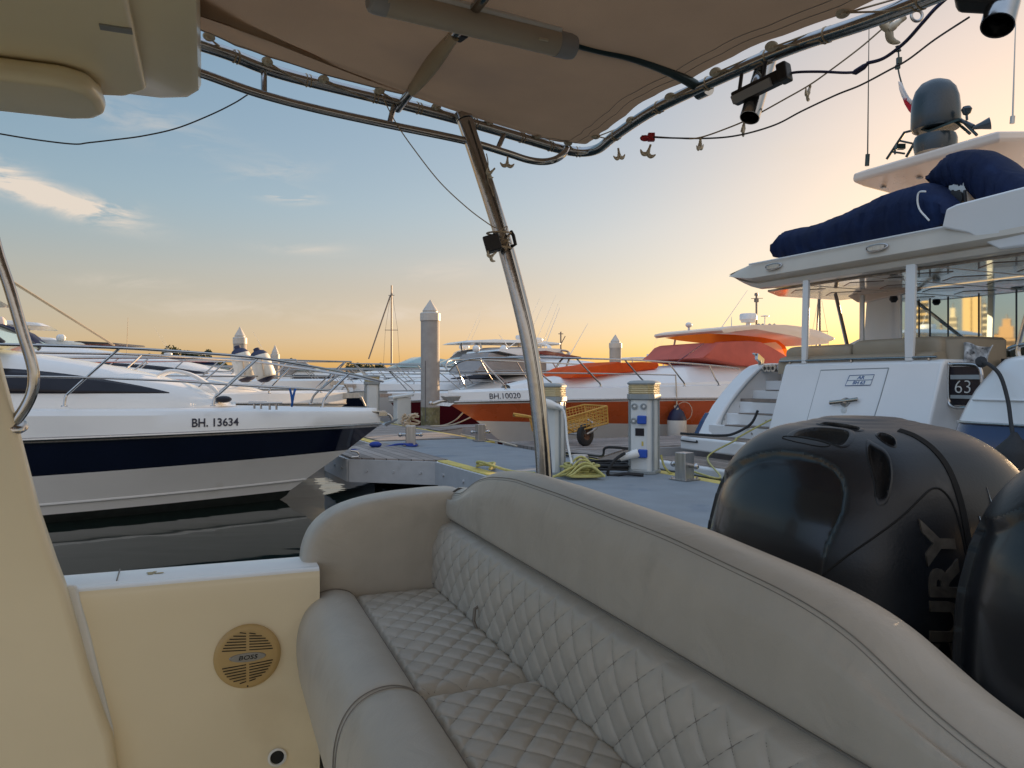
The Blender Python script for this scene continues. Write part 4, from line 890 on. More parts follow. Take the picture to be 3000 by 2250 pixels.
# ------------------------------------------------------------------ loose wires and the string of lamps
def wpx(pts): return [U(*p) for p in pts]
def wire(name, pts, r, m, label, cat='wire'): return rope(name, wpx(pts), r, m, label, cat)
wire('hanging_wire', [(-60, 380, 2.3), (0, 392, 2.32), (110, 410, 2.36), (215, 422, 2.4), (260, 418, 2.42), (330, 410, 2.44), (420, 398, 2.48), (520, 375, 2.52), (620, 335, 2.56), (690, 300, 2.6), (742, 268, 2.64), (760, 276, 2.66)], .0024, 'wire', 'thin grey wire sagging across the sky at the left')
wire('stay_wire', [(1120, 282, 2.8), (1160, 360, 2.82), (1215, 440, 2.85), (1290, 535, 2.88), (1370, 610, 2.9), (1430, 655, 2.92), (1452, 668, 2.92)], .0022, 'sleeve', 'thin wire slanting from the lower canopy tube to the post')
wire('lamp_cord', [(1880, 398, 2.62), (1990, 405, 2.56), (2050, 403, 2.50), (2140, 372, 2.45), (2200, 345, 2.4), (2300, 290, 2.34), (2370, 250, 2.3), (2430, 208, 2.25), (2520, 140, 2.18), (2600, 72, 2.1), (2660, 30, 2.06)], .0026, 'sleeve', 'upper lamp cord looping away from the aft canopy tube', 'lamp cord')
wire('lamp_cord', [(1880, 400, 2.62), (1960, 404, 2.56), (2080, 405, 2.5), (2170, 395, 2.42), (2270, 366, 2.36), (2350, 325, 2.3), (2450, 278, 2.22), (2520, 250, 2.16), (2600, 208, 2.1), (2660, 175, 2.05), (2740, 115, 1.98), (2840, 50, 1.9)], .0028, 'wire', 'lower lamp cord passing in front of the yacht flag', 'lamp cord')
wire('power_lead', [(2295, 222, 2.28), (2330, 212, 2.27), (2400, 210, 2.25), (2470, 213, 2.22), (2500, 212, 2.21)], .0042, 'wireb', 'dark lead from the work light bar to the inline connector', 'cable')
wire('power_lead', [(2540, 185, 2.18), (2590, 170, 2.14), (2650, 125, 2.08), (2700, 70, 2.02), (2740, 25, 1.98), (2790, -20, 1.94)], .0052, 'wireb', 'violet black lead rising from the inline connector to the top edge', 'cable')
mb = MB(); mb.tube([U(2498, 214, 2.21), U(2505, 212, 2.21), U(2530, 196, 2.19), U(2543, 186, 2.18)], [.004, .0085, .0085, .004], 10); tag(mb.build('inline_connector', 'wireb'), 'dark inline cable connector hanging against the sky', 'connector')
wire('lacing_wire', [(1425, 450, 2.93), (1430, 480, 2.93), (1428, 520, 2.93), (1442, 560, 2.92), (1446, 575, 2.92)], .002, 'sleeve', 'thin lace dangling along the top of the post')
def tail_lamp(label, u, v, Y, rot, sc):
    """small hanging lamp shaped like a whale tail"""
    t = thing('string_light', label, 'string light', U(u, v, Y), 'small cream whale tail string lights', local=True)
    mb = MB(); mb.tube([(0, 0, .012), (0, 0, -.004)], [.0055, .006], 10); mb.build('lamp_cap', 'sleeve', t)
    mb = MB()
    mb.tube(cr([(0, 0, -.002), (0, 0, -.022), (0, .002, -.040)], 4), [.006]*2+[.0075]*2+[.010]*5, 10)
    for sg in (-1, 1): mb.tube(cr([(0, 0, -.036), (sg*.018, 0, -.044), (sg*.032, 0, -.038), (sg*.042, 0, -.026)], 4), [.010, .011, .0115, .0115, .011, .0105, .0095, .0085, .0075, .006, .005, .0035, .0012], 8, sq=.55)
    mb.build('lamp_tail', 'lampc', t, smooth=60)
    t.rotation_euler = rot; t.scale = (sc*.66,)*3
for i, a in enumerate([('string light at the bottom of the curved canopy frame', 1487, 464, 2.93, (.1, .05, .2), 1.0), ('string light beside the top of the steel post', 1446, 497, 2.9, (.6, .5, 1.1), .95), ('string light stuck low on the post under the black box', 1450, 742, 2.88, (.3, .8, .7), .9), ('string light under the rear corner of the canopy tube', 1812, 440, 2.70, (.1, -.25, .5), .95), ('string light below the red clip on the canopy tube', 1904, 430, 2.60, (.2, .3, .1), 1.0), ('string light at the low point of the lamp cords', 2052, 408, 2.5, (.2, -.3, .9), 1.0), ('string light under the steel rod holder', 2180, 362, 2.42, (.1, .2, 1.2), 1.05), ('string light hanging mid way along the upper lamp cord', 2372, 258, 2.3, (.2, .35, 1.0), 1.0), ('large near string light by the ring at the top right', 2640, 60, 2.06, (.3, .9, .4), 1.7)]):
    tail_lamp(*a)
mb = MB(); mb.tube(cr([U(2686+16*math.cos(q), 46+16*math.sin(q), 2.04) for q in [k*.63 for k in range(10)]], 4, True), .0042, 8, closed=True); tag(mb.build('cord_ring', 'steelb'), 'small grey ring hanging beside the top right string light', 'ring')
mb = MB(); mb.box(U(1908, 402, 2.60), (.022, .018, .026)); mb.ball(U(1890, 405, 2.6), .013, (1.4, 1, .8), 6); tag(mb.build('red_clip', 'red', smooth=30), 'small red clip on the rear canopy tube', 'clip')
# ================================================================== boats
def qi(a, m, b, k): return a*(1-k)*(1-2*k)+4*m*k*(1-k)+b*k*(2*k-1)
def hull(root, L, rows, mats, strips, n=44, km=.55, name='hull', label=None):
    """rows from deck edge to keel: (x0, half beam, z bow, z mid, z stern, fullness)"""
    def pt(r, k, sg):
        x0, yb, za, zm, zs, p = r
        return Vector((x0+k*(-L-x0), sg*yb*(1-(1-min(k/km, 1))**p)*(1-.07*max(0, k-.5)**2*4), qi(za, zm, zs, k)))
    mb = MB(); ks = [(i/n)**1.5 for i in range(n+1)]
    for sg in (1, -1):
        g = [[mb.bm.verts.new(pt(r, k, sg)) for k in ks] for r in rows]
        for j in range(len(rows)-1):
            for i in range(n): mb.f([g[j][i], g[j][i+1], g[j+1][i+1], g[j+1][i]], strips[j])
    tr = [pt(r, 1, 1) for r in rows]+[pt(r, 1, -1) for r in rows[::-1]]
    mb.f([mb.bm.verts.new(p) for p in tr], strips[0])
    h = mb.build(name, mats, root, smooth=28, merge=.002)
    if label: h['label'] = label
    mb = MB(); r = rows[0]; 
    g = [[Vector((pt(r, k, 1).x, pt(r, k, 1).y*f, pt(r, k, 1).z+.05*(1-f*f)-.004)) for f in (-1, -.6, 0, .6, 1)] for k in ks]
    mb.loft(g, cap=False, closed=False); dk = mb.build('deck', 'whiteg', root, smooth=40)
    return h, pt
def rubrail(root, pt, row, m='steel', r=.022, n=40):
    for sg in (1, -1):
        mb = MB(); mb.tube([pt(row, (i/n)**1.5, sg)+Vector((0, sg*.006, 0)) for i in range(n+1)], r, 8); mb.build('rubbing_strake', m, root)
def cabin(root, tab, name='cabin', m='white', sub=0):
    """tab: (x, half width foot, half width top, z foot, z top)"""
    def ring(x, wb, wt, z0, z1):
        h = z1-z0
        return [Vector((x, y, z)) for y, z in ((wb, z0), (wb-.02, z0+.35*h), (wt+.03, z0+.78*h), (wt*.93, z0+.93*h), (wt*.6, z1), (0, z1+.02), (-wt*.6, z1), (-wt*.93, z0+.93*h), (-wt-.03, z0+.78*h), (-wb+.02, z0+.35*h), (-wb, z0))]
    n = len(tab); sm = []
    T5 = [cr([(r[0], r[i], 0) for r in tab], 5) for i in range(1, 5)]
    for k in range(len(T5[0])): sm.append((T5[0][k].x, max(.02, T5[0][k].y), max(.01, T5[1][k].y), T5[2][k].y, max(T5[2][k].y+.01, T5[3][k].y)))
    mb = MB(); mb.loft([ring(*r) for r in sm], cap=True, closed=False)
    o = mb.build(name, m, root, smooth=45)
    def side(x, z, sg, off=.006):
        a = sorted(sm, key=lambda r: abs(r[0]-x))[:2]; (r0, r1) = sorted(a, key=lambda r: r[0]); f = 0 if r1[0] == r0[0] else max(0, min(1, (x-r0[0])/(r1[0]-r0[0])))
        wb, wt, z0, z1 = [r0[i]*(1-f)+r1[i]*f for i in range(1, 5)]; h = z1-z0
        y = lerp1((z-z0)/h, [(0, wb), (.35, wb-.02), (.78, wt+.03), (.93, wt*.93), (1, wt*.6)])
        return Vector((x, sg*(y+off), z))
    return o, side
def window(root, side, top, bot, sgs=(1, -1), m='glassd', name='side_window', n=14):
    """top and bottom edges as (x, z) runs of equal ends"""
    for sg in sgs:
        mb = MB(); A, B_ = cr([(x, z, 0) for x, z in top], 6), cr([(x, z, 0) for x, z in bot], 6); k = min(len(A), len(B_))
        A = [A[int(i*(len(A)-1)/(k-1))] for i in range(k)]; B_ = [B_[int(i*(len(B_)-1)/(k-1))] for i in range(k)]
        mb.grid(lambda a, b: (lambda i: side(A[i].x*(1-b)+B_[i].x*b, A[i].y*(1-b)+B_[i].y*b, sg))(int(round(a*(k-1)))), k-1, 5)
        mb.build(name, m, root, smooth=60, solid=.01)
def rails(root, top, mid, posts, r=.014, m='steel', sgs=(1, -1), close=True):
    """top/mid: (x, y, z) runs from bow aft; posts: ((x,y,z) foot, (x,y,z) knee, (x,y,z) head)"""
    rr = []
    for sg in sgs:
        f = lambda p: (p[0], p[1]*sg, p[2])
        mb = MB()
        mb.tube(cr([f(p) for p in top], 6), r, 8)
        if mid: mb.tube(cr([f(p) for p in mid], 6), r*.75, 8)
        o = mb.build('bow_rail', m, root)
        for po in posts:
            mb = MB(); mb.tube(cr([f(p) for p in po], 5), r*.92, 8); mb.lathe([(0, 0), (r*2.1, 0), (r*1.8, .012), (0, .014)], f(po[0]), seg=12); mb.build('stanchion', m, o)
    return rr
def radar(root, c, r=.3, pole=.25, lab=None):
    c = Vector(c); mb = MB(); mb.lathe([(0, 0), (r*.2, 0), (r*.16, pole), (0, pole)], c, seg=12); mb.lathe([(0, pole), (r*.85, pole), (r, pole+r*.18), (r, pole+r*.5), (r*.9, pole+r*.66), (0, pole+r*.72)], c, seg=24); return mb.build('radar_dome', 'white', root, smooth=40)
def whip(root, a, b, r=.012, m='white2'):
    mb = MB(); mb.tube([a, b], [r, r*.45], 6); mb.build('whip_antenna', m, root)
def local_root(name, label, cat, bow, fwd, group=None):
    t = thing(name, label, cat, (bow[0], bow[1], 0), group, local=True); t.rotation_euler.z = math.atan2(fwd[1], fwd[0]); return t
def slab(root, name, outline, y0, y1, m, rnd=.10, sq=.06, yshape=None, smooth=50):
    """a body given by its side outline (x, z), rounded off towards both sides"""
    cx = sum(p[0] for p in outline)/len(outline); cz = sum(p[1] for p in outline)/len(outline); w = y1-y0; R = []
    for f, s_ in ((0, .30), (.004, .16), (.03, .06), (.09, .0), (.3, 0), (.5, 0), (.7, 0), (.91, .0), (.97, .06), (.996, .16), (1, .30)):
        k = s_*rnd/.10*.5; R.append([Vector((x+(cx-x)*k, y0+w*f, z+(cz-z)*k)) for x, z in outline])
    mb = MB(); mb.loft(R); return mb.build(name, m, root, smooth=smooth)
# ------------------------------------------------------------------ the navy striped cruiser at the left
LB = Frame((-1.85, 10.8), (.349, -.937))
lb = local_root('motor_cruiser', 'white cruiser with navy hull stripe and bow lettering, nearest boat at the left', 'motor cruiser', (-1.85, 10.8), (LB.n.x, LB.n.y))
def LL(u, v, s): q = LB.loc(LB.S(u, v, s)); return (q[1], -q[0], q[2])      # pixel on plane s -> local (x, y, z)
RUB = (-.02, 1.42, .985, .955, .86, 2.5)
rows = [(-.05, 1.37, 1.17, 1.29, 1.30, 2.38), (-.01, 1.405, 1.13, 1.235, 1.23, 2.4), (-.0, 1.425, 1.02, .985, .90, 2.5), (-.02, 1.40, .97, .935, .84, 2.5), (-.46, 1.30, .64, .54, .48, 2.05), (-1.22, 1.20, .12, .09, .08, 1.75), (-1.27, 1.18, .055, .03, .02, 1.75), (-1.7, .9, -.22, -.3, -.3, 1.6), (-2.0, .0, -.5, -.6, -.5, 1.5)]
h_, lpt = hull(lb, 10, rows, ['white', 'navy', 'anti', 'whiteb'], [0, 0, 0, 1, 3, 2, 2, 2])
rubrail(lb, lpt, (-.0, 1.432, .995, .96, .87, 2.5), r=.02)
rubrail(lb, lpt, (-.02, 1.41, .965, .93, .835, 2.5), 'steelb', .012)
for k in (1,):     # spray strakes on the bottom
    for sg in (-1, 1):
        mb = MB(); ra, rb = rows[4], rows[5]; f = .35+.38*k
        r_ = tuple(a*(1-f)+b*f for a, b in zip(ra, rb)); mb.tube([lpt(r_, (i/30)**1.5*.9, sg)+Vector((0, sg*.004, 0)) for i in range(31)], .016, 6, sq=.6); mb.build('spray_strake', 'white', h_)
ct_ = [(690, 1206), (672, 1188), (640, 1168), (560, 1130), (470, 1105), (370, 1083), (250, 1062), (100, 1040), (-80, 1018), (-400, 985)]
tab = []
for i, (u, v) in enumerate(ct_):
    x, y, z = LL(u, v, .05); wb = lerp1(-x, [(0, .03), (1.75, .06), (2.1, .42), (2.6, .70), (3.4, .93), (5, 1.05), (9, 1.1)]); tab.append((x, wb, wb*.72, 1.27, max(1.30, z)))
cb_, cside = cabin(lb, tab[::-1])
W1 = [LL(u, v, .86)[::2] for u, v in ((492, 1151), (430, 1136), (340, 1119), (220, 1100), (100, 1086), (0, 1079), (-200, 1070))]
W2 = [LL(u, v, .86)[::2] for u, v in ((492, 1152), (430, 1152), (340, 1152), (220, 1152), (100, 1152), (0, 1152), (-200, 1153))]
window(cb_, cside, W1, W2)
tr = [(0.02, -.10, 1.60)]
NT = [LL(u, v, s) for u, v, s in ((1122, 1118, .10), (1060, 1103, .34), (980, 1086, .56), (880, 1068, .76), (760, 1049, .94), (600, 1035, 1.09), (340, 1019, 1.22), (0, 1009, 1.30), (-250, 1003, 1.33))]
NT = [(x, -y, z) for x, y, z in NT]
NM = [(x, -y, z) for x, y, z in [LL(u, v, s) for u, v, s in ((970, 1145, .64), (860, 1138, .82), (700, 1129, 1.0), (500, 1116, 1.14), (200, 1105, 1.24), (-200, 1101, 1.33))]]
posts = [[(x, -y, z) for x, y, z in [LL(*q) for q in p]] for p in (((945, 1193, .72), (950, 1172, .70), (968, 1148, .66), (1022, 1095, .46)), ((624, 1190, 1.08), (629, 1165, 1.06), (650, 1147, 1.05), (756, 1050, .94)), ((188, 1191, 1.24), (193, 1163, 1.23), (212, 1142, 1.22), (350, 1021, 1.20)))]
rails(lb, NT, NM, posts, r=.0165, sgs=(1, -1))
for sg, lab in ((-1, 1),):
    def onhull(x, y, d, x0=LL(631, 1243, 1.1)[0]):
        xx = x0+x; k = max(0, -xx/10); a, b = lpt(rows[1], k, -1), lpt(rows[2], k, -1); f = .5-y/.22; p = a.lerp(b, f); return Vector((xx, p.y-.004-d*1, p.z))
    text_obj('BH. 13634', .165, .002, 'bow_lettering', 'ink', h_, onhull, bold=.003, sx=.74)
# deck hatch, cleat, bow roller and anchor
for sy in (-.35, .35): mb = MB(); mb.tube(cr([(x, sy, z) for x, y, z in [LL(u, v, .35) for u, v in ((460, 1100), (500, 1086), (560, 1098), (620, 1135), (640, 1160))]], 5), .022, 8); mb.build('grab_rail', 'white', cb_)
mb = MB(); x, y, z = LL(655, 1163, .4); mb.ball((x, y, z-.03), .10, (1, .8, .45), 8); mb.build('nav_light', 'glassd', lb)
for u, v, s in ((800, 1188, .86), (755, 1180, .5)):
    x, y, z = LL(u, v, s); mb = MB(); mb.tube([(x-.11, y, 1.32), (x+.11, y, 1.32)], .016, 8); mb.tube([(x-.04, y, 1.24), (x-.04, y, 1.32)], .014, 8); mb.tube([(x+.04, y, 1.24), (x+.04, y, 1.32)], .014, 8); mb.build('deck_cleat', 'steel', lb)
mb = MB(); mb.box((-.03, 0, 1.165), (.20, .10, .02)); mb.box((.03, .045, 1.13), (.12, .01, .06)); mb.box((.03, -.045, 1.13), (.12, .01, .06)); mb.build('bow_roller', 'steel', lb, smooth=0, bevel=.006)
mb = MB(); mb.tube(cr([(-.20, 0, 1.15), (.08, 0, 1.13), (.15, 0, 1.08), (.17, 0, 1.02)], 5), .018, 8); mb.prism([(.04, .08, .98), (.24, 0, 1.04), (.04, -.08, .98), (.08, 0, .95)], (.02, 0, .025)); mb.build('anchor', 'steelb', lb, smooth=30)
mb = MB(); a = LL(1023, 1325, 0); mb.tube(cr([(a[0]+.02, .0, a[2]+.02), (a[0]+.11, 0, a[2]), (a[0]+.13, 0, a[2]-.06), (a[0]+.03, 0, a[2]-.07)], 5), .012, 8); mb.build('bow_eye', 'steel', lb)
# windscreen and the flybridge stays leading off the left edge
ws = [LL(u, v, s) for u, v, s in ((50, 1012, .3), (-60, 955, .9), (-300, 860, 1.0), (-300, 1000, 1.0), (-60, 1013, .95))]
mb = MB(); mb.prism([Vector((ws[i][0], -.85, ws[i][2])) for i in range(5)], (0, 1.7, 0)); mb.build('windscreen', 'glasst', lb, smooth=0)
for sy in (-.88, .88): mb = MB(); mb.tube([(p[0], sy, p[2]) for p in ws[:3]], .03, 8); mb.build('windscreen_frame', 'blackp', lb)
for k in (0, 1):
    mb = MB(); mb.tube([LL(333+3*k, 1012, -.9), LL(30+4*k, 824-2*k, -.9), LL(-200, 690-4*k, -.9)], .010, 6); mb.build('outrigger_pole', 'sleeve', lb)
# blue line tied to its rail
rope('tie_line', [LB.w(-LL(*p)[1], LL(*p)[0], LL(*p)[2]) for p in ((848, 1137, .84), (853, 1155, .82), (856, 1180, .80), (855, 1190, .78), (857, 1175, .80), (862, 1150, .82), (866, 1138, .82))], .014, mat('bright_blue_strap', (.015, .12, .45), .6), 'bright blue strap tied to the bow rail of the navy striped cruiser', 'strap')
# ------------------------------------------------------------------ generic neighbours
def cruiser(label, bow, fwd, L, Bm, fb, fs, band='white', bottom='white', cab=None, top=None, canopy=None, rail=True, dome=True, whips=2, screen=True, win='glassd', name='motor_cruiser', group=None, arch=True, zc=1.):
    r = local_root(name, label, 'motor cruiser', bow, fwd, group); h = Bm/2
    rows = [(0, h*.93, fb, (fb+fs)/2-.02, fs, 2.3), (-.03, h, fb-.22, fs-.18, fs-.25, 2.4), (-.10, h*.985, fb-.27, fs-.23, fs-.30, 2.4), (-.32*fb, h*.92, fb*.48, fs*.40, .36, 2.0), (-.95*fb, h*.84, .10, .08, .07, 1.7), (-1.0*fb, h*.83, .03, .02, .02, 1.7), (-1.3*fb, 0, -.4, -.5, -.4, 1.5)]
    hu, pt = hull(r, L, rows, ['white', band, bottom, 'anti'], [0, 0, 1, 2, 3, 3], n=26); rubrail(r, pt, rows[1], 'steelb', .018, 24)
    zt_ = fs+.78*zc
    tab = [(-.13*L, .05*h, .03*h, fb-.1, fb-.02), (-.17*L, .30*h, .2*h, fs-.05, fb+.12), (-.28*L, .58*h, .45*h, fs-.05, fs+.42*zc), (-.40*L, .72*h, .56*h, fs-.05, fs+.62*zc), (-.52*L, .78*h, .62*h, fs-.05, zt_), (-.66*L, .80*h, .66*h, fs-.05, zt_-.02), (-.70*L, .80*h, .64*h, fs-.05, zt_-.25)]
    cb, side = cabin(r, tab[::-1])
    window(cb, side, [(-.24*L, fs+.17), (-.34*L, fs+.33*zc), (-.5*L, fs+.42*zc), (-.64*L, fs+.44*zc)], [(-.24*L, fs+.155), (-.34*L, fs+.14), (-.5*L, fs+.14), (-.64*L, fs+.14)], m=win)
    if screen:
        mb = MB(); x0, x1 = -.47*L, -.56*L
        mb.loft([[Vector((x0+.25, y*h*.62, zt_-.03)) for y in (-1, -.5, 0, .5, 1)], [Vector((x1, y*h*.56, zt_+.52)) for y in (-1, -.5, 0, .5, 1)], [Vector((x1-.03, y*h*.56, zt_+.52)) for y in (-1, -.5, 0, .5, 1)]], cap=False, closed=False)
        for sg in (1, -1): mb.loft([[Vector((x0+.25, sg*h*.62, zt_-.03)), Vector((-.72*L, sg*h*.66, zt_-.1))], [Vector((x1, sg*h*.56, zt_+.52)), Vector((-.70*L, sg*h*.60, zt_+.30))]], cap=False, closed=False)
        mb.build('windscreen', 'glasst', r, smooth=30, solid=.015)
    zr = zt_+.55
    if top == 'hard':
        slab(r, 'hardtop', [(-.50*L, zr+.42), (-.52*L, zr+.52), (-.62*L, zr+.60), (-.80*L, zr+.58), (-.88*L, zr+.50), (-.88*L, zr+.42), (-.70*L, zr+.46)], -h*.7, h*.7, 'white'); zr += .58
        for x in (-.57*L, -.80*L):
            for sg in (1, -1): mb = MB(); mb.tube([(x-.25, sg*h*.62, zt_-.1), (x, sg*h*.56, zr-.1)], .05, 8, sq=.6); mb.build('hardtop_post', 'white', r)
    elif arch:
        mb = MB(); pts = cr([(-.72*L, -h*.8, fs), (-.76*L, -h*.72, zr-.1), (-.77*L, -h*.5, zr+.28), (-.77*L, h*.5, zr+.28), (-.76*L, h*.72, zr-.1), (-.72*L, h*.8, fs)], 6); mb.tube(pts, .11, 8, sq=.45); mb.build('radar_arch', 'white', r); zr += .3
    if canopy:
        slab(r, 'canvas_cover', [(-.50*L, zt_+.10), (-.56*L, zt_+.66), (-.60*L, zt_+.78), (-.75*L, zt_+.86), (-.88*L, zt_+.72), (-.95*L, zt_-.1), (-.95*L, fs), (-.66*L, fs+.1), (-.6*L, zt_)], -h*.74, h*.74, canopy)
    if dome: radar(r, (-.77*L, 0, zr), .28, .12)
    for i in range(whips): whip(r, (-.74*L-.1*i, h*(.6-.5*i), zr-.1), (-.80*L-.5*i, h*(.7-.6*i), zr+1.6+.5*i), .011)
    if rail:
        zt2 = lambda k: qi(fb, (fb+fs)/2-.02, fs, k); top_, mid_, po = [], [], []
        for k in (.0, .04, .10, .18, .28, .38, .46): p = pt(rows[0], k, 1); top_.append((p.x+.06-.15*0, max(.08, p.y-.07), p.z+.62-.10*max(0, k-.3)*3)); mid_.append((p.x, max(.06, p.y-.06), p.z+.32))
        for k in (.05, .14, .25, .36, .46): p = pt(rows[0], k, 1); q = pt(rows[0], max(0, k-.035), 1); po.append(((p.x, p.y-.06, p.z), (p.x+.03, p.y-.06, p.z+.12), (q.x+.12, max(.06, q.y-.07), q.z+.61-.10*max(0, k-.3)*3)))
        rails(r, top_, mid_[1:], po, r=.015)
    mb = MB(); mb.box((.06, 0, fb-.06), (.34, .13, .10)); mb.tube([(.0, 0, fb-.02), (.28, 0, fb-.10), (.36, 0, fb-.28)], .025, 6); mb.build('bow_anchor', 'steelb', r, smooth=30)
    return r
nf = (DK.n.x, DK.n.y); nb = (-DK.n.x, -DK.n.y)
def slot(s, t): p = DK.w(s, t); return (p.x, p.y)
b2 = cruiser('white cruiser with pale cabin and two white fenders on its bow rail', (-3.30, 15.4), nf, 11.5, 3.6, 1.36, 1.42, 'white', 'whiteg', canopy=None, win='oraneh', arch=False, screen=False, dome=False, whips=0, zc=.75)
bpy.context.view_layer.update()
B2 = Frame((-3.30, 15.4), (.43, -.903)); i2 = b2.matrix_world.inverted()
for i, (u, v0, v1, Y) in enumerate(((712, 1022, 1118, 14.2), (768, 1028, 1118, 14.0))):
    f_ = thing('hanging_fender', ('left white fender with navy ends lashed upright on the bow rail', 'right white fender with navy ends lashed upright on the bow rail')[i], 'fender', U(u, v1, Y), 'white fenders on the bow rail')
    a, b = U(u-14, v0+3, Y), U(u+16, v1-2, Y); d_ = (b-a); l = d_.length
    mb = MB(); mb.lathe([(.10, .05*l), (.165, .12*l), (.180, .22*l), (.185, .80*l), (.165, .90*l), (.10, .96*l)], a, axis=d_, seg=20); mb.build('body', 'fendw', f_, smooth=60)
    mb = MB(); mb.lathe([(.02, -.14*l), (.055, -.12*l), (.06, -.04*l), (.12, .01*l), (.170, .13*l), (.1, .14*l)], a, axis=d_, seg=20); mb.build('end_cap', 'fendb', f_, smooth=50); mb = MB(); mb.lathe([(.1, .87*l), (.168, .895*l), (.12, .98*l), (.03, 1.03*l)], a, axis=d_, seg=20); mb.build('end_cap', 'fendb', f_, smooth=50)
    mb = MB(); mb.tube([a+Vector((.14, -.2, -.12)), b+Vector((.0, -.2, .1))], .014, 6); mb.build('lashing', 'ropec', f_)
# orange cruiser across the pontoon
OB = Frame((-1.27, 15.0), (.43, -.903))
ob = local_root('motor_cruiser', 'white cruiser with rust orange hull band and bright orange covers', 'motor cruiser', (-1.27, 15.0), nb)
def OL(u, v, s): q = OB.loc(OB.S(u, v, s)); return (-q[1], q[0], q[2])
orows = [(-.02, 1.62, 1.36, 1.52, 1.45, 2.3), (-.0, 1.74, 1.18, 1.22, .98, 2.4), (-.06, 1.72, 1.13, 1.17, .93, 2.4), (-.62, 1.60, .80, .62, .42, 2.0), (-1.5, 1.48, .10, .08, .07, 1.7), (-1.55, 1.46, .03, .02, .02, 1.7), (-2.0, 0, -.5, -.6, -.5, 1.5)]
oh, opt_ = hull(ob, 14, orows, ['white', 'oraneh', 'whiteg', 'anti'], [0, 0, 1, 2, 3, 3]); rubrail(ob, opt_, orows[1], 'steelb', .024)
otab = []
for u, v in ((1500, 1128), (1560, 1115), (1640, 1104), (1760, 1092), (1900, 1079), (2040, 1068), (2160, 1062), (2320, 1058)):
    x, y, z = OL(u, v, .3); wb = lerp1(-x, [(0, .05), (1.6, .3), (3, .85), (5, 1.25), (8, 1.4), (14, 1.4)]); otab.append((x, wb, wb*.72, 1.38, z))
oc, os_ = cabin(ob, otab[::-1])
def OLp(pts, s): return [OL(u, v, s)[::2] for u, v in pts]
def spread(fn, pts, w):      # a body as wide as the boat: its bow end is seen on the far side, its stern end on the near side
    a, b = min(p[0] for p in pts), max(p[0] for p in pts); return [fn(u, v, -w+2*w*(u-a)/(b-a))[::2] for u, v in pts]
# a long black window band low on the hull
def hullpatch(pt, ra, rb, k0, k1, f0, f1, off, n=16):
    mb = MB()
    for sg in (1, -1):
        mb.grid(lambda a, b: (lambda p, q: Vector((0, sg*off, 0))+p.lerp(q, f0+(f1-f0)*b))(pt(ra, k0+(k1-k0)*a, sg), pt(rb, k0+(k1-k0)*a, sg)), n, 3)
    return mb
hullpatch(opt_, orows[2], orows[3], .50, .88, .10, .74, .008).build('hull_window', 'glassd', oh, smooth=60)
mb = MB(); cov = [(1572, 1108), (1584, 1098), (1640, 1078), (1690, 1072), (1740, 1067), (1755, 1062), (1790, 1066), (1860, 1061), (1925, 1062), (1931, 1070), (1922, 1080), (1850, 1086), (1760, 1094), (1660, 1106)]
slab(ob, 'foredeck_cover', spread(OL, cov, .7), -.75, .75, 'orcan', rnd=.05)
cc_ = [(1875, 1056), (1905, 1040), (1935, 1018), (1960, 1011), (2030, 1007), (2100, 1004), (2150, 1006), (2200, 1018), (2260, 1036), (2316, 1054), (2312, 1066), (2240, 1074), (2170, 1079), (2050, 1074), (1950, 1064)]
slab(ob, 'cockpit_cover', spread(OL, cc_, 1.05), -1.1, 1.15, 'orcan2', rnd=.07)
mb = MB(); mb.tube([OL(1985, 1060, 1.19), OL(2062, 1006, 1.17)], .012, 5); mb.build('cover_seam', 'redh', ob)
ht_ = [(1922, 984), (1924, 979), (1960, 972), (2030, 966), (2120, 962), (2200, 960), (2280, 963), (2360, 972), (2430, 988), (2440, 991), (2436, 997), (2408, 1003), (2410, 1008), (2330, 1014), (2300, 1014), (2285, 998), (2230, 990), (2150, 984), (2060, 976), (1980, 984), (1930, 990)]
slab(ob, 'hardtop', spread(OL, ht_, 1.1), -1.25, 1.2, 'htop', rnd=.03)
sc_ = [(1948, 990), (1990, 984), (2070, 977), (2150, 980), (2230, 988), (2280, 997), (2300, 1013), (2318, 1052), (2300, 1056), (2200, 1028), (2130, 1006), (2060, 1006), (1990, 998)]
mb = MB(); mb.f([mb.bm.verts.new(OL(u, v, 1.0)) for u, v in sc_]); mb.build('sunshade_canvas', mat('backlit_orange_canvas', (.90, .20, .02), .8, var=.06, ns=4, trl=.75), ob, smooth=0)
wn_ = [(2206, 1012), (2215, 1008), (2272, 1002), (2288, 1015), (2305, 1050), (2296, 1048), (2240, 1026)]
for s_, sg in ((1.16, 1),):
    mb = MB(); mb.f([mb.bm.verts.new(OL(u, v, 1.02)) for u, v in wn_]); o_ = mb.build('clear_vinyl_window', mat('clear_vinyl', (.95, .80, .50), .25, var=.02, ns=2, trl=.6), ob, smooth=0)
for u0, v0, u1, v1 in ((1975, 1012, 1980, 985), (2070, 1005, 2072, 977)):
    s_ = -1.1+2.2*(u0-1922)/518; mb = MB(); mb.tube([OL(u0, v0, s_), OL(u1, v1, s_)], .028, 8, sq=.6); mb.build('hardtop_post', 'white', ob)
c_ = OL(2192, 960, .1); mb = MB(); mb.lathe([(0, 0), (.06, 0), (.05, .14), (0, .14)], c_, seg=12); mb.lathe([(0, .12), (.16, .12), (.175, .17), (.20, .19), (.20, .30), (.18, .33), (0, .34)], c_, seg=24); mb.build('radar_dome', 'white', ob, smooth=35)
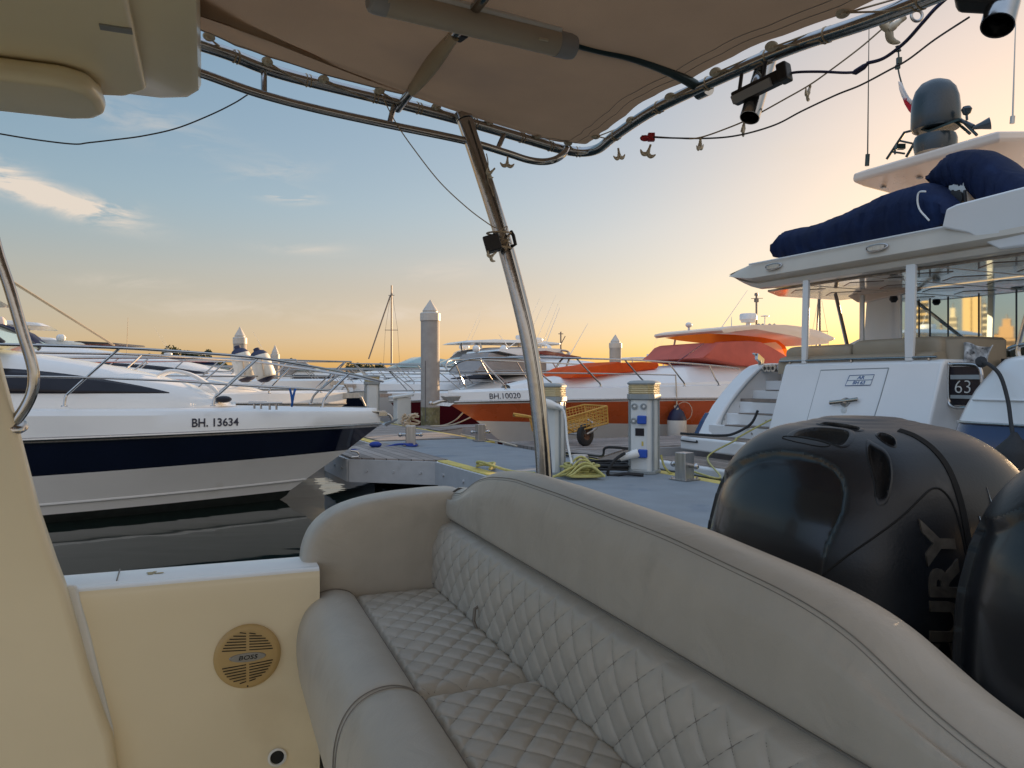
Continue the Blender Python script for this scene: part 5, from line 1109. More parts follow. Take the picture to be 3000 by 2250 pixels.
mb = MB(); a, b = OL(2216, 962, .1), OL(2216, 866, .1); mb.tube([a, b], .022, 8); mb.box(Vector(a).lerp(Vector(b), .85), (.09, .06, .08)); mb.tube([Vector(a).lerp(Vector(b), .90)+Vector((.16, 0, 0)), Vector(a).lerp(Vector(b), .93)-Vector((.20, 0, 0))], .008, 5); mb.lathe([(0, 0), (.05, 0), (.04, .06), (0, .07)], b, seg=10); mb.build('signal_mast', 'mast', ob)
mb = MB(); a = OL(2240, 958, .4); mb.tube([a, OL(2241, 928, .4)], .012, 6); mb.lathe([(0, 0), (.10, 0), (.1, .012), (0, .03)], OL(2241, 927, .4), seg=16); mb.build('gps_mushroom', 'white', ob)
for u in (2226, 2238, 2258, 2272):
    mb = MB(); p = Vector(OL(u, 954, .5)); mb.lathe([(0, 0), (.03, .0), (.045, .05), (0, .06)], p, axis=(1, .2, .1), seg=12); mb.build('horn', 'greyp', ob)
mb = MB(); p = Vector(OL(2018, 952, .3)); mb.ball(p, .06, (1.4, 1, 1), 8); mb.tube([p, p-Vector((0, 0, .12))], .025, 8); mb.build('search_light', 'white', ob)
whip(ob, OL(2112, 962, .8), OL(2190, 850, .8), .010); whip(ob, OL(2143, 960, .5), OL(2143, 928, .5), .014)
ot = [(x, y, z) for x, y, z in [OL(u, v, s) for u, v, s in ((1318, 1086, .08), (1345, 1062, .35), (1400, 1050, .65), (1500, 1048, .95), (1620, 1048, 1.25), (1830, 1054, 1.48), (1960, 1061, 1.58), (2080, 1070, 1.62), (2165, 1080, 1.66))]]
om = [OL(u, v, s) for u, v, s in ((1400, 1094, .75), (1500, 1093, 1.0), (1650, 1093, 1.3), (1850, 1096, 1.52), (1980, 1099, 1.6))]
op_ = [[OL(*q) for q in p] for p in (((1481, 1141, 1.0), (1480, 1131, 1.0), (1470, 1120, .98), (1408, 1050, .70)), ((1615, 1124, 1.3), (1613, 1118, 1.3), (1600, 1108, 1.28), (1535, 1048, 1.05)), ((1759, 1134, 1.48), (1758, 1124, 1.48), (1745, 1110, 1.47), (1690, 1051, 1.32)), ((1888, 1124, 1.56), (1887, 1118, 1.56), (1872, 1102, 1.55), (1830, 1054, 1.47)), ((2005, 1132, 1.62), (2004, 1122, 1.62), (1990, 1104, 1.61), (1958, 1061, 1.57)), ((2106, 1130, 1.66), (2104, 1122, 1.66), (2095, 1108, 1.65), (2078, 1070, 1.62)))]
rails(ob, ot, om, op_, r=.017)
def onob(x, y, d, x0=OL(1513, 1153, 1.0)[0]):
    xx = x0-x; k = max(0, -xx/14); a, b = opt_(orows[0], k, 1), opt_(orows[1], k, 1); p = a.lerp(b, .52-y/max(.05, a.z-b.z)); return Vector((xx, p.y+.006+d, p.z))
text_obj('BH.10020', .155, .002, 'bow_lettering', 'ink', oh, onob, sx=.92)
mb = MB(); mb.prism([(.10, .07, 1.30), (-.06, .10, 1.31), (-.26, .13, 1.31), (-.18, .10, 1.14), (-.04, .06, 1.14)], (0, -.20, 0)); mb.build('anchor_plate', 'steelb', ob, smooth=0, bevel=.02)
mb = MB(); mb.tube(cr([(-.15, 0, 1.22), (.12, 0, 1.20), (.26, 0, 1.16), (.32, 0, 1.15)], 5), .03, 8); mb.ball((.33, 0, 1.16), .045, n=6); mb.prism([(-.02, .09, 1.10), (.24, 0, 1.12), (-.02, -.09, 1.10)], (-.10, 0, .06)); mb.build('anchor', 'steelb', ob, smooth=30)
fd = thing('hanging_fender', 'navy and white fender hanging on a cord against the orange hull', 'fender', U(1980, 1280, 15.6))
a = U(1983, 1202, 15.5)
mb = MB(); mb.lathe([(.03, .12), (.05, .05), (.13, -.02), (.19, -.16), (.19, -.20), (.1, -.21)], a, seg=20); mb.build('end_cap', 'fendb', fd, smooth=50)
mb = MB(); mb.lathe([(.1, -.195), (.192, -.20), (.195, -.62), (.1, -.72)], a, seg=20); mb.build('body', 'fendw', fd, smooth=50)
mb = MB(); mb.tube([a+Vector((0, 0, .1)), U(1981, 1130, 15.6), U(1979, 1098, 15.7)], .014, 6); mb.tube([a+Vector((.15+.16*math.cos(q), 0, -.02+.19*math.sin(q))) for q in [k*.45 for k in range(15)]], .007, 5); mb.tube(cr([a+Vector((random.uniform(-.05, .05), random.uniform(-.1, .0), random.uniform(-.05, .16))) for _ in range(8)], 4), .016, 5); mb.build('hanging_cord', 'ropec', fd)
# ------------------------------------------------------------------ maroon boat behind, then the rest of the two rows
rb = DK.T(1135, 1152, 2.45); rbt = cruiser('white cruiser with dark maroon hull behind the orange boat', (rb.x, rb.y), nb, 13, 3.9, 1.25, 1.36, 'redh', 'redh', canopy=None, screen=False, win='redh', dome=False, whips=0, arch=False, zc=.9)
RB = Frame((rb.x, rb.y), (.43, -.903))
def RL(u, v, s): q = RB.loc(RB.S(u, v, s)); return (-q[1], q[0], q[2])
slab(rbt, 'hardtop', spread(RL, ((1366, 1036), (1372, 1031), (1450, 1026), (1560, 1022), (1640, 1022), (1640, 1030), (1560, 1040), (1450, 1046)), 1.1), -1.2, 1.2, 'white', rnd=.03)
slab(rbt, 'spray_hood', spread(RL, ((1318, 1092), (1340, 1072), (1372, 1037), (1400, 1040), (1470, 1052), (1600, 1060), (1600, 1096), (1450, 1100)), .9), -1.1, 1.0, 'gcan', rnd=.04)
slab(rbt, 'sun_awning', spread(RL, ((1440, 1038), (1520, 1033), (1700, 1046), (1700, 1052), (1560, 1046), (1450, 1042)), 1.2), -1.3, 1.3, 'redh', rnd=.02)
for u, v in ((1395, 1022), (1475, 1022)): mb = MB(); mb.ball(Vector(RL(u, v, .4)), .11, n=8); mb.build('deck_light', 'white', rbt)
for q in (((1490, 1018), (1528, 990)), ((1490, 1018), (1462, 980)), ((1595, 1018), (1640, 902)), ((1670, 1040), (1722, 948))): whip(rbt, RL(*q[0], .3), RL(*q[1], .3), .014)
mb = MB(); mb.tube([RL(1643, 1030, 0), RL(1643, 972, 0)], .025, 6); mb.tube([RL(1636, 978, 0), RL(1650, 978, 0)], .012, 6); mb.tube([RL(1645, 1005, 0), RL(1656, 985, 0)], .016, 6); mb.build('signal_mast', 'mast', rbt)
mb = MB(); p, q = RL(1595, 1026, .9), RL(1690, 1032, .9); mb.tube(cr([RL(1620, 1095, 1), RL(1640, 1060, 1), RL(1664, 1030, 1), RL(1600, 1026, 1)], 5), .03, 8); mb.tube(cr([RL(1655, 1085, 1), RL(1668, 1050, 1), RL(1667, 1032, .9)], 5), .03, 8); mb.build('tower_frame', 'steel', rbt)
rest = [(-13.4, 2.1, nb, 12, 3.8, 1.5, 1.5, 'white', 'white', None, None, 'low white cruiser right behind the maroon boat and the tall pile'),
        (-18.0, 2.3, nb, 11, 3.6, 1.4, 1.4, 'navy', 'white', None, None, 'white open cruiser with a thin navy band in the far right row'),
        (-22.5, 2.3, nb, 13, 4.0, 1.5, 1.5, 'white', 'white', 'gcan', 'hard', 'grey canopied cruiser in the distance of the far row'),
        (-27.5, 2.2, nb, 12, 3.8, 1.5, 1.5, 'blueh', 'white', None, None, 'distant cruiser with a blue band near the end of the far row'),
        (-9.6, -.3, nf, 12, 3.8, 1.5, 1.5, 'white', 'white', None, 'hard', 'white hardtop cruiser two berths beyond the navy striped boat'),
        (-14.0, -.2, nf, 11, 3.6, 1.4, 1.45, 'white', 'white', 'blucan', None, 'white cruiser with a navy blue sloping canopy beyond the fenders'),
        (-18.6, -.2, nf, 12, 3.8, 1.5, 1.5, 'oraneh', 'white', None, 'hard', 'distant white cruiser with an orange stripe in the left row'),
        (-23.0, -.2, nf, 12, 3.9, 1.5, 1.5, 'white', 'white', 'gcan', None, 'far white cruiser with a grey cover in the left row'),
        (-28.0, -.2, nf, 13, 4.0, 1.6, 1.5, 'navy', 'white', None, 'hard', 'last far cruiser of the left row with a dark band')]
for s, t, fw, L, Bm, fb, fs, bd, bo, cv_, tp, lab in rest:
    pl_ = 'low white' in lab; cruiser(lab, slot(s, t), fw, L, Bm, fb, fs, bd, bo, canopy=cv_, top=tp, whips=0 if pl_ else 2, dome=not pl_, arch=not pl_, screen=not pl_)
# boats of the next pontoons over
rng = random.Random(11)
far = [(-22, 52, nf, 'white', None, 'far white cruiser on the next pontoon at the left edge'), (-15, 58, nf, 'navy', 'blucan', 'far cruiser with blue cover seen above the left bow rail'), (-9.5, 62, nf, 'white', 'gcan', 'far grey covered cruiser left of the tall pile'), (-2.5, 90, nb, 'white', None, 'far white cruiser low behind the maroon boat'), (2.5, 60, nb, 'redh', None, 'far cruiser with a red band between the tall pile and the post'), (-13.5, 76, nb, 'white', 'blucan', 'far hardtop cruiser with a long blue cover just left of the tall pile'), (-30, 46, nf, 'white', None, 'far white cruiser beyond the left windscreen')]
for x, y, fw, bd, cv_, lab in far: cruiser(lab, (x, y), fw, 13, 4, 1.7, 1.6, bd, 'white', canopy=cv_, top=rng.choice(['hard', None]), whips=2)
# white radar bearing neighbour behind the left cruiser
nb2 = cruiser('white flybridge boat with radar column behind the hand rail', (-9.4, 17.6), (.9, .35), 12, 3.8, 1.6, 1.6, 'white', 'white', top=None, arch=False, dome=False, whips=0, rail=False, screen=False)
nb2.location = (-4.4, 19.0, 0)
NB = Frame((-4.4, 19.0), (.35, -.9))
def at(u, v, Y): return nb2.matrix_world.inverted() @ U(u, v, Y)
bpy.context.view_layer.update()
Yq = 21.0
for poly, nm, m in (([(-40, 1012), (40, 1000), (80, 992), (150, 994), (240, 1002), (250, 1010), (140, 1012)], 'hardtop', 'whiteg'), ([(205, 1001), (230, 999), (330, 1004), (336, 1008), (250, 1008)], 'sun_awning', 'blackp'), ([(135, 1025), (170, 1026), (285, 1030), (280, 1034), (160, 1032)], 'lower_awning', 'oraneh')):
    p3 = [at(u, v, Yq) for u, v in poly]; mb = MB(); mb.prism(p3, (nb2.matrix_world.to_3x3().inverted() @ Vector((0, 1.8, 0)))); mb.build(nm, m, nb2, smooth=0, bevel=.02)
mb = MB(); c = at(4, 968, Yq); mb.lathe([(0, -.34), (.20, -.34), (.22, -.30), (.10, -.28), (.11, -.1), (.13, .12), (.12, .26), (.05, .36), (0, .38)], c, seg=20); mb.build('radar_column', mat('warm_white_radar', (.72, .58, .50), .4), nb2, smooth=45)
for u in (175, 182): mb = MB(); mb.ball(at(u, 990, Yq), .09, (1, .7, 1.1), 8); mb.build('search_light', 'white', nb2)
whip(nb2, at(371, 1040, Yq), at(375, 930, Yq), .010, 'sleeve')
# ------------------------------------------------------------------ two yachts under bare poles
def sailboat(label, u, Y, vtop, vstay, us):
    r = thing('sailing_yacht', label, 'sailing yacht', U(u, 1130, Y), None)
    zb = U(u, vtop, Y).z; x = U(u, 0, Y).x; q = r.location
    mb = MB(); mb.tube([(x, Y, .9), (x, Y, zb)], [.10, .07], 8); mb.build('mast', 'mast', r)
    mb = MB(); mb.tube([U(us, 1052, Y), U(u-3, vstay, Y)], .07, 6); mb.build('furled_foresail', 'mast', r)
    mb = MB()
    for dz in (.55, .9):
        zz = 1.2+(zb-1.2)*dz; mb.tube([(x-1.0*(1.2-dz), Y, zz), (x+1.0*(1.2-dz), Y, zz)], .03, 6)
    for sg in (-1, 1): mb.tube([(x+sg*.9, Y, 1.2), (x+sg*.6, Y, 1.2+(zb-1.2)*.55), (x, Y, zb-.3)], .012, 4)
    mb.build('rigging', 'mast', r)
    mb = MB(); mb.loft([[Vector((x+a, Y+b*.8*w_, z)) for b, z in ((0, -.3), (1, .3), (1.1, 1.0), (-1.1, 1.0), (-1, .3))] for a, w_ in ((-6, .05), (-4, .9), (-1, 1.6), (3, 1.7), (6, 1.2))]); mb.build('hull', 'white', r)
    mb = MB(); mb.tube([(x, Y, 2.1), (x+4.2, Y, 2.0)], .09, 8); mb.build('boom', 'mast', r)
sailboat('distant sailing yacht with tall bare mast left of the tall pile', 1147, 75, 836, 865, 1080)
sailboat('distant sailing yacht whose mast shows under the big yacht overhang', 2402, 62, 840, 850, 2390)
# trees on the far shore
def tree(label, x, y, h, w, seed):
    r = thing('shore_tree', label, 'tree', (x, y, 1.5), 'trees on the far shore')
    g = random.Random(seed); mb = MB(); mb.tube([(x, y, 1.0), (x+g.uniform(-.3, .3), y, h*.4), (x+g.uniform(-.6, .6), y, h*.75)], [.45, .3, .12], 8); mb.build('trunk', 'bark', r)
    mb = MB()
    blobs = [(g.uniform(-w, w), g.uniform(-w, w)*.6, h*g.uniform(.45, .92), g.uniform(.22, .42)*w) for _ in range(11)]
    for _ in range(1700):
        bx_, by_, bz_, br_ = g.choice(blobs); d = Vector((g.gauss(0, 1), g.gauss(0, 1), g.gauss(0, .8))).normalized()*br_*g.uniform(.55, 1.08); c = Vector((x+bx_, y+by_, bz_))+d
        n = Vector((g.gauss(0, 1), g.gauss(0, 1), g.gauss(0, 1))).normalized(); a = n.orthogonal().normalized()*g.uniform(.22, .5); b = n.cross(a)*g.uniform(.5, .9)
        mb.f([mb.bm.verts.new(c+a+b), mb.bm.verts.new(c-a+b*.3), mb.bm.verts.new(c-a*.6-b), mb.bm.verts.new(c+a*.8-b*.7)])
    mb.build('crown', 'leaf', r, smooth=0)
for i, (u, h, w) in enumerate(((478, 10, 5), (512, 12.5, 6), (545, 9.5, 6), (580, 10, 5), (606, 12, 5), (815, 7, 6), (1075, 7.5, 6), (1100, 6, 5), (640, 7, 5), (860, 8, 5))):
    tree(('broad', 'tall', 'low', 'round', 'ragged', 'small', 'dense', 'squat', 'thin', 'faint')[i]+' dark tree on the far shore, '+('behind the left fender boat', 'left of the two fenders', 'left of the two fenders, lower one', 'close left of the fenders', 'touching the left fender', 'behind the small far pile', 'behind the far yellow awning', 'right of the dense tree', 'behind the two fenders', 'right of the small far pile')[i], (u-CU)/F*260, 260, h, w, i+3)
# ================================================================== big flybridge yacht, stern to the pontoon
yt = thing('flybridge_yacht', 'large white flybridge yacht moored stern to, blue hull, mirrored saloon doors', 'yacht', YA.w(2.7, 3, 0))
def YP(pts, t): return [YA.T(u, v, t) for u, v in pts]
def yl(u, v, t): return YA.loc(YA.T(u, v, t))
nv = lambda l: tuple(YA.w(0, l)-YA.w(0, 0)); dv = lambda l: tuple(YA.w(l, 0)-YA.w(0, 0))
S0, S1 = .12, 5.30
# hull
def hs(t): return 1-max(0, (t-6)/12)**2*.9
mb = MB(); R4 = []
for t in (1.32, 2.0, 3, 6, 9, 12, 15, 18):
    k = hs(t); c = (S0+S1)/2; w = (S1-S0)/2*k+.02; top = 1.85+.03*t
    R4.append([YA.w(c+w*a, t, z) for a, z in ((-1, top), (-1.0, 1.1), (-.96, .5), (-.9, -.2), (.9, -.2), (.96, .5), (1.0, 1.1), (1, top))])
mb.loft(R4, mfn=lambda i, j: 1 if j in (1, 5) else 0); mb.build('hull', ['white', 'blueh'], yt, smooth=30)
# quarter wing at the left with the blue flank
W = [(-.17, .70), (-.02, .95), (.16, 1.19), (.36, 1.40), (.60, 1.62), (.80, 1.77), (.95, 1.85), (1.15, 1.89), (2.2, 1.89), (2.2, .60), (-.1, .60)]
mb = MB(); mb.prism([YA.w(.10, t, z) for t, z in W], dv(.36)); wing = mb.build('quarter_wing', 'white', yt, smooth=30, bevel=.05, bseg=4)
Wb = [(-.19, .69), (-.04, .94), (.06, 1.07), (2.2, 1.07), (2.2, .55), (-.12, .55)]
mb = MB(); mb.prism([YA.w(.06, t, z) for t, z in Wb], dv(.10)); mb.build('blue_flank', 'blueh', wing, smooth=0, bevel=.012)
mb = MB(); mb.tube(cr([YA.w(.462, t, z) for t, z in ((.05, .80), (.10, 1.0), (.28, 1.24), (.52, 1.48), (.78, 1.70), (.95, 1.80), (1.3, 1.815), (1.6, 1.815))], 6), .014, 6); mb.build('wing_groove', 'pedg', wing)
for t, z in ((.12, .98), (.45, 1.18), (.95, 1.38), (.9, 1.15)):
    mb = MB(); mb.lathe([(0, 0), (.022, 0), (.02, .008), (0, .008)], YA.w(.458, t, z), axis=dv(1), seg=10); mb.build('courtesy_light', 'steelb', wing)
mb = MB(); mb.box(YA.w(.30, 1.02, 1.96), (.05, .26, .10), Matrix.Rotation(YA.ang+.4, 3, 'Z') @ Matrix.Rotation(-.35, 3, 'X')); mb.box(YA.w(.27, 1.0, 2.0), (.05, .30, .02), Matrix.Rotation(YA.ang+.4, 3, 'Z') @ Matrix.Rotation(-.35, 3, 'X')); mb.tube([YA.w(.30, 1.03, 1.86), YA.w(.30, 1.02, 1.94)], .03, 8); mb.build('stern_light', 'steel', wing, smooth=0)
mb = MB(); mb.box(YA.w(.62, 1.0, 1.80), (.30, .12, .12), Matrix.Rotation(YA.ang, 3, 'Z'))
for k in range(3): mb.lathe([(.03, 0), (.06, .0), (.06, .03), (.03, .03)], YA.w(.54+.09*k, .93, 1.80), axis=nv(-1), seg=12)
mb.build('stern_cleat', 'steelb', wing, smooth=30)
mb = MB(); mb.fbox(YA, .36, 1.8, .95, 1.15, 1.76, 1.85); mb.build('stair_head', 'white', yt, smooth=0, bevel=.015)
# stairs
for i, (t, z) in enumerate(((-.12, .90), (.16, 1.08), (.44, 1.26), (.72, 1.44), (1.0, 1.60))):
    mb = MB(); mb.fbox(YA, .37, 1.86, t, 1.3, z-.2, z); sp_ = mb.build('stair_step', 'white', yt, smooth=0, bevel=.012)
    mb = MB(); mb.fbox(YA, .75, 1.80, t-.006, t+.26, z+.001, z+.012); mb.build('teak_tread', 'teakd', sp_, smooth=0)
    mb = MB(); mb.lathe([(0, 0), (.02, 0), (.018, .006), (0, .006)], YA.w(1.35, t-.001, z-.09), axis=nv(-1), seg=10); mb.build('courtesy_light', 'steelb', sp_)
# raked transom with the garage door
TW = [(-.36, .58), (-.34, .80), (.0, 1.80), (.02, 1.835), (.06, 1.85), (.45, 1.85), (.45, .58)]
def trs(s, z): return YA.w(s, lerp1(z, [(.58, -.36), (.80, -.34), (1.80, 0), (1.85, .03)]), z)
mb = MB(); mb.prism([YA.w(1.86, t, z) for t, z in TW], dv(2.44)); trm = mb.build('transom', 'white', yt, smooth=30, bevel=.05, bseg=4)
off = Vector(nv(-.004))
def seam(pts, r=.006): mb = MB(); mb.tube([trs(s, z)+off*.3 for s, z in pts], r, 6); return mb.build('door_seam', 'pedg', trm)
seam([(2.55, 1.74), (3.60, 1.755)]); seam([(3.60, 1.755), (3.58, 1.4), (3.53, .85)], .007); seam([(2.55, 1.74), (2.52, .85)], .003)
hk = trs(3.09, 1.335)+off*4
mb = MB(); mb.tube([trs(2.88, 1.31)+off*14, trs(3.09, 1.335)+off*12, trs(3.30, 1.365)+off*14], .026, 10, sq=.5); mb.lathe([(0, -.01), (.065, 0), (.05, .05), (0, .055)], trs(3.09, 1.32), axis=nv(-1), seg=16); mb.build('garage_handle', 'steel', trm)
mb = MB(); mb.lathe([(0, 0), (.045, 0), (.04, .012), (0, .015)], trs(3.09, 1.215), axis=nv(-1), seg=16); mb.build('shower_lid', 'pedw', trm)
# name plate
sg0 = [(3.05, 1.665), (3.42, 1.675), (3.40, 1.545), (3.02, 1.535)]
mb = MB(); mb.prism([trs(s, z)+off*.5 for s, z in sg0], off*1.2); sgn = mb.build('name_plate', 'white2', trm, smooth=0)
mb = MB(); q = [trs(s, z)+off*2 for s, z in sg0]; mb.tube(q+[q[0]], .0045, 5); mb.tube([q[0].lerp(q[3], .5), q[1].lerp(q[2], .5)], .004, 5); mb.build('plate_border', 'inkb', sgn)
def onp(cs, cz): return lambda x, y, d: trs(cs+x, cz+y)+off*(2.2+d*200)
text_obj('AR', .058, .0006, 'plate_lettering', 'inkb', sgn, onp(3.23, 1.637), shear=.2, bold=.0015, sx=1.4); text_obj('BH 63', .058, .0006, 'plate_lettering', 'inkb', sgn, onp(3.215, 1.572), shear=.2, bold=.0015, sx=1.25)
mb = MB(); mb.tube([YA.w(1.75, .03, 1.875), YA.w(3.0, .03, 1.88), YA.w(4.2, .03, 1.875)], .016, 8)
for s in (1.95, 3.0, 4.1): mb.tube([YA.w(s, .03, 1.84), YA.w(s, .03, 1.875)], .014, 8)
mb.build('transom_rail', 'steel', trm)
# gate with the number, steps on the right
mb = MB(); mb.fbox(YA, 4.31, 4.69, .10, .115, 1.32, 1.76); gt = mb.build('stern_gate', 'glassd', yt, smooth=0)
gp = [YA.w(s, .09, z) for s, z in ((4.30, 1.40), (4.30, 1.76), (4.34, 1.785), (4.58, 1.78), (4.66, 1.75), (4.69, 1.68), (4.70, 1.5), (4.68, 1.31), (4.5, 1.295), (4.36, 1.30))]
mb = MB(); mb.tube(cr(gp, 5, True), .021, 8, closed=True); mb.build('gate_frame', 'steel', gt)
mb = MB(); mb.fbox(YA, 4.33, 4.68, .085, .098, 1.615, 1.665); mb.build('gate_bar', 'pedg', gt, smooth=0); mb = MB(); mb.fbox(YA, 4.33, 4.68, .085, .098, 1.395, 1.435); mb.build('gate_bar', 'pedg', gt, smooth=0)
text_obj('63', .215, .004, 'gate_number', 'num', gt, lambda x, y, d: YA.w(4.475+x, .094-d, 1.522+y), bold=-.004)
for t, z in ((-.1, .92), (.25, 1.14), (.6, 1.30)):
    mb = MB(); mb.fbox(YA, 4.28, 5.0, t, 1.3, z-.22, z); o_ = mb.build('stair_step', 'white', yt, smooth=0, bevel=.012); mb = MB(); mb.fbox(YA, 4.32, 4.9, t-.006, t+.3, z+.001, z+.012); mb.build('teak_tread', 'teakd', o_, smooth=0)
mb = MB(); mb.prism([YA.w(5.02, t, z) for t, z in W], dv(.26)); mb.build('quarter_wing', 'white', yt, smooth=30, bevel=.05, bseg=4)
# swim platforms
mb = MB(); mb.fbox(YA, .20, 5.2, -.56, .6, .50, .715); up = mb.build('swim_platform', 'white', yt, smooth=0, bevel=.04, bseg=4)
mb = MB(); mb.fbox(YA, .30, 5.1, -.50, -.12, .717, .729); mb.build('platform_teak', 'teakd', up, smooth=0)
mb = MB(); mb.tube(cr([YA.w(.1965, -.2, .66), YA.w(.1965, -.45, .655), YA.w(.26, -.568, .65), YA.w(.62, -.572, .645), YA.w(.63, -.572, .67)], 5), .012, 6); mb.build('platform_fender_strip', 'blackp', up)
mb = MB(); mb.fbox(YA, .42, 4.9, -1.42, -.60, .28, .425); lo = mb.build('lower_platform', 'white', yt, smooth=0, bevel=.04, bseg=4)
mb = MB(); mb.fbox(YA, .52, 4.8, -1.32, -.62, .427, .44); mb.build('platform_teak', 'teakd', lo, smooth=0)
# cockpit floor and seat backs
mb = MB(); mb.fbox(YA, .4, 5.0, .46, 2.4, 1.2, 1.31); mb.build('cockpit_floor', 'teakd', yt, smooth=0)
def seatback(s0, s1, zt_, sl=0.):
    prof = [(.30, 1.70), (.26, 1.9), (.25, zt_-.06), (.30, zt_), (.42, zt_+.01), (.50, zt_-.05), (.5, 1.7)]
    rr = []
    for s, k in ((s0, .35), (s0+.02, .14), (s0+.07, .03), (s0+.14, 0), ((s0+s1)/2, 0), (s1-.14, 0), (s1-.07, .03), (s1-.02, .14), (s1, .35)):
        rr.append([YA.w(s, t+(.38-t)*k, z+(1.9-z)*k*.9) for t, z in cr3(prof)])
    mb = MB(); mb.loft(rr); return mb.build('seat_back', 'beige', yt, smooth=55)
def cr3(p): return [(v.x, v.y) for v in cr([(a, b, 0) for a, b in p], 3)]
seatback(1.62, 2.78, 2.085); seatback(2.80, 4.08, 2.125)
prof2 = [(.05, 1.70), (.06, 1.88), (.14, 1.935), (.30, 1.93), (.34, 1.7)]
mb = MB(); mb.loft([[YA.w(s, t, z) for t, z in cr3(prof2)] for s in (1.7, 1.75, 2.8, 4.0, 4.12)]); mb.build('seat_piping_band', 'beige', yt, smooth=55)
cnr = [(4.02, .40), (4.10, .42), (4.22, .52), (4.27, .75), (4.27, 1.2)]
mb = MB(); mb.loft([[YA.w(s-.16, t+.12, 1.6), YA.w(s-.16, t+.12, 2.09), YA.w(s-.06, t+.03, 2.13), YA.w(s+.03, t-.04, 2.09), YA.w(s+.05, t-.06, 1.6)] for s, t in [(v.x, v.y) for v in cr([(a, b, 0) for a, b in cnr], 5)]]); mb.build('seat_corner', 'beige', yt, smooth=50)
# posts
for u0, v0, u1, v1, t, w in ((2363, 812, 2357, 1062, .04, .10), (2671, 765, 2665, 1054, .04, .13)):
    a, b = YA.T(u1, v1+4, t), YA.T(u0, v0, t); mb = MB(); mb.loft([[p+Vector(dv(x))+Vector(nv(y)) for x, y in ((-w*k/2, -.025), (w*k/2, -.025), (w*k/2, .025), (-w*k/2, .025))] for p, k in ((a, .8), (a.lerp(b, .3), 1), (b, 1.0))]); mb.build('awning_post', 'white', yt, smooth=0, bevel=.012)
mb = MB(); mb.tube([YA.T(2492, 1056, .5), YA.T(2448, 862, 1.2)], .028, 8); mb.build('support_strut', 'steelb', yt)
mb = MB(); mb.tube([YA.T(2525, 1016, 1.7), YA.T(2526, 865, 1.7)], .04, 8); mb.build('support_post', 'steelb', yt)
# flybridge deck overhanging the cockpit
def ovsec(s, k0=0., dz=0., dt=0.):
    return [YA.w(s, t+dt, z+dz) for t, z in ((.34, 3.0), (.10, 2.975), (.02, 2.985), (-.01, 3.045), (.035, 3.07), (-.07, 3.105), (-.10, 3.13), (-.07, 3.30), (-.04, 3.36), (.05, 3.385), (.5, 3.36), (2.2, 3.36), (2.2, 3.0))]
mb = MB()
rr = []
tip = YA.T(2143, 803, .9)
# left corner is swept: sections step forward and narrow towards the tip
for s, f_ in ((.66, 0.0), (.78, .22), (.96, .52), (1.16, .82), (1.32, 1.0)):
    base = ovsec(s); pass
    rr.append([Vector((p.x, p.y, 3.26+(p.z-3.26)*(.12+.88*f_)))+Vector(nv((1-f_)*.14 if i < 9 else 0)) for i, p in enumerate(base)])
for s in (1.6, 2.4, 3.2, 4.0, 4.42): rr.append(ovsec(s))
for s in (5.0, 5.4): rr.append(ovsec(s, dz=.0))
mb.loft(rr); fb = mb.build('flybridge_deck', 'ovh', yt, smooth=30)
mb = MB()
for a, b in ((2262, 772), ):
    mb.tube([YA.w(1.25+3.15*i/12, -.085, 3.345) for i in range(13)], .012, 6)
mb.build('deck_edge_trim', 'white', fb)
for s in (1.62, 3.35):
    mb = MB(); mb.tube(cr([YA.w(s, -.10, 3.235), YA.w(s+.04, -.13, 3.27), YA.w(s+.22, -.12, 3.28), YA.w(s+.30, -.10, 3.25), YA.w(s+.24, -.12, 3.21), YA.w(s+.06, -.12, 3.20)], 5, True), .010, 6, closed=True); mb.fbox(YA, s+.04, s+.26, -.115, -.09, 3.215, 3.262); mb.build('deck_light', 'steelb', fb, smooth=30)
# aft bulwark of the flybridge on the right
bw = [(2775, 655), (2800, 634), (2835, 634), (3100, 650), (3150, 760), (2960, 742), (2880, 738), (2830, 700)]
p3 = YP(bw, -.14)
mb = MB(); mb.prism([YA.w(*q) for q in ((4.36, -.12, 3.33), (4.44, -.16, 3.53), (4.56, -.15, 3.56), (5.7, -.10, 3.62), (5.7, -.05, 2.98), (4.95, -.02, 3.0), (4.66, -.10, 3.22))], nv(2.2)); mb.build('flybridge_bulwark', 'white', fb, smooth=0, bevel=.03, bseg=3)
# glossy ceiling with recessed panels
mb = MB(); mb.prism([YA.w(s, t, 2.965) for s, t in ((1.15, .38), (5.3, .38), (5.3, 2.4), (.75, 2.4), (.75, 1.0))], (0, 0, .03)); cl = mb.build('cockpit_ceiling', 'gloss', fb, smooth=0)
for s in (1.5, 2.5, 3.5, 4.5):
    for t in (.85, 1.6):
        mb = MB(); mb.prism([YA.w(s+a, t+b, 2.958) for a, b in ((-.34, 0), (0, -.26), (.34, 0), (0, .26))], (0, 0, .006)); mb.build('ceiling_panel', 'ceil', cl, smooth=0)
mb = MB()
for s in (2.0, 3.0, 4.0): mb.fbox(YA, s-.012, s+.012, .4, 2.35, 2.960, 2.9655)
mb.build('ceiling_batten', 'htop', cl, smooth=0)
mb = MB(); mb.lathe([(0, 0), (.10, 0), (.10, -.012), (0, -.02)], YA.w(3.1, .75, 2.956), seg=20); mb.build('ceiling_light', 'white2', cl)
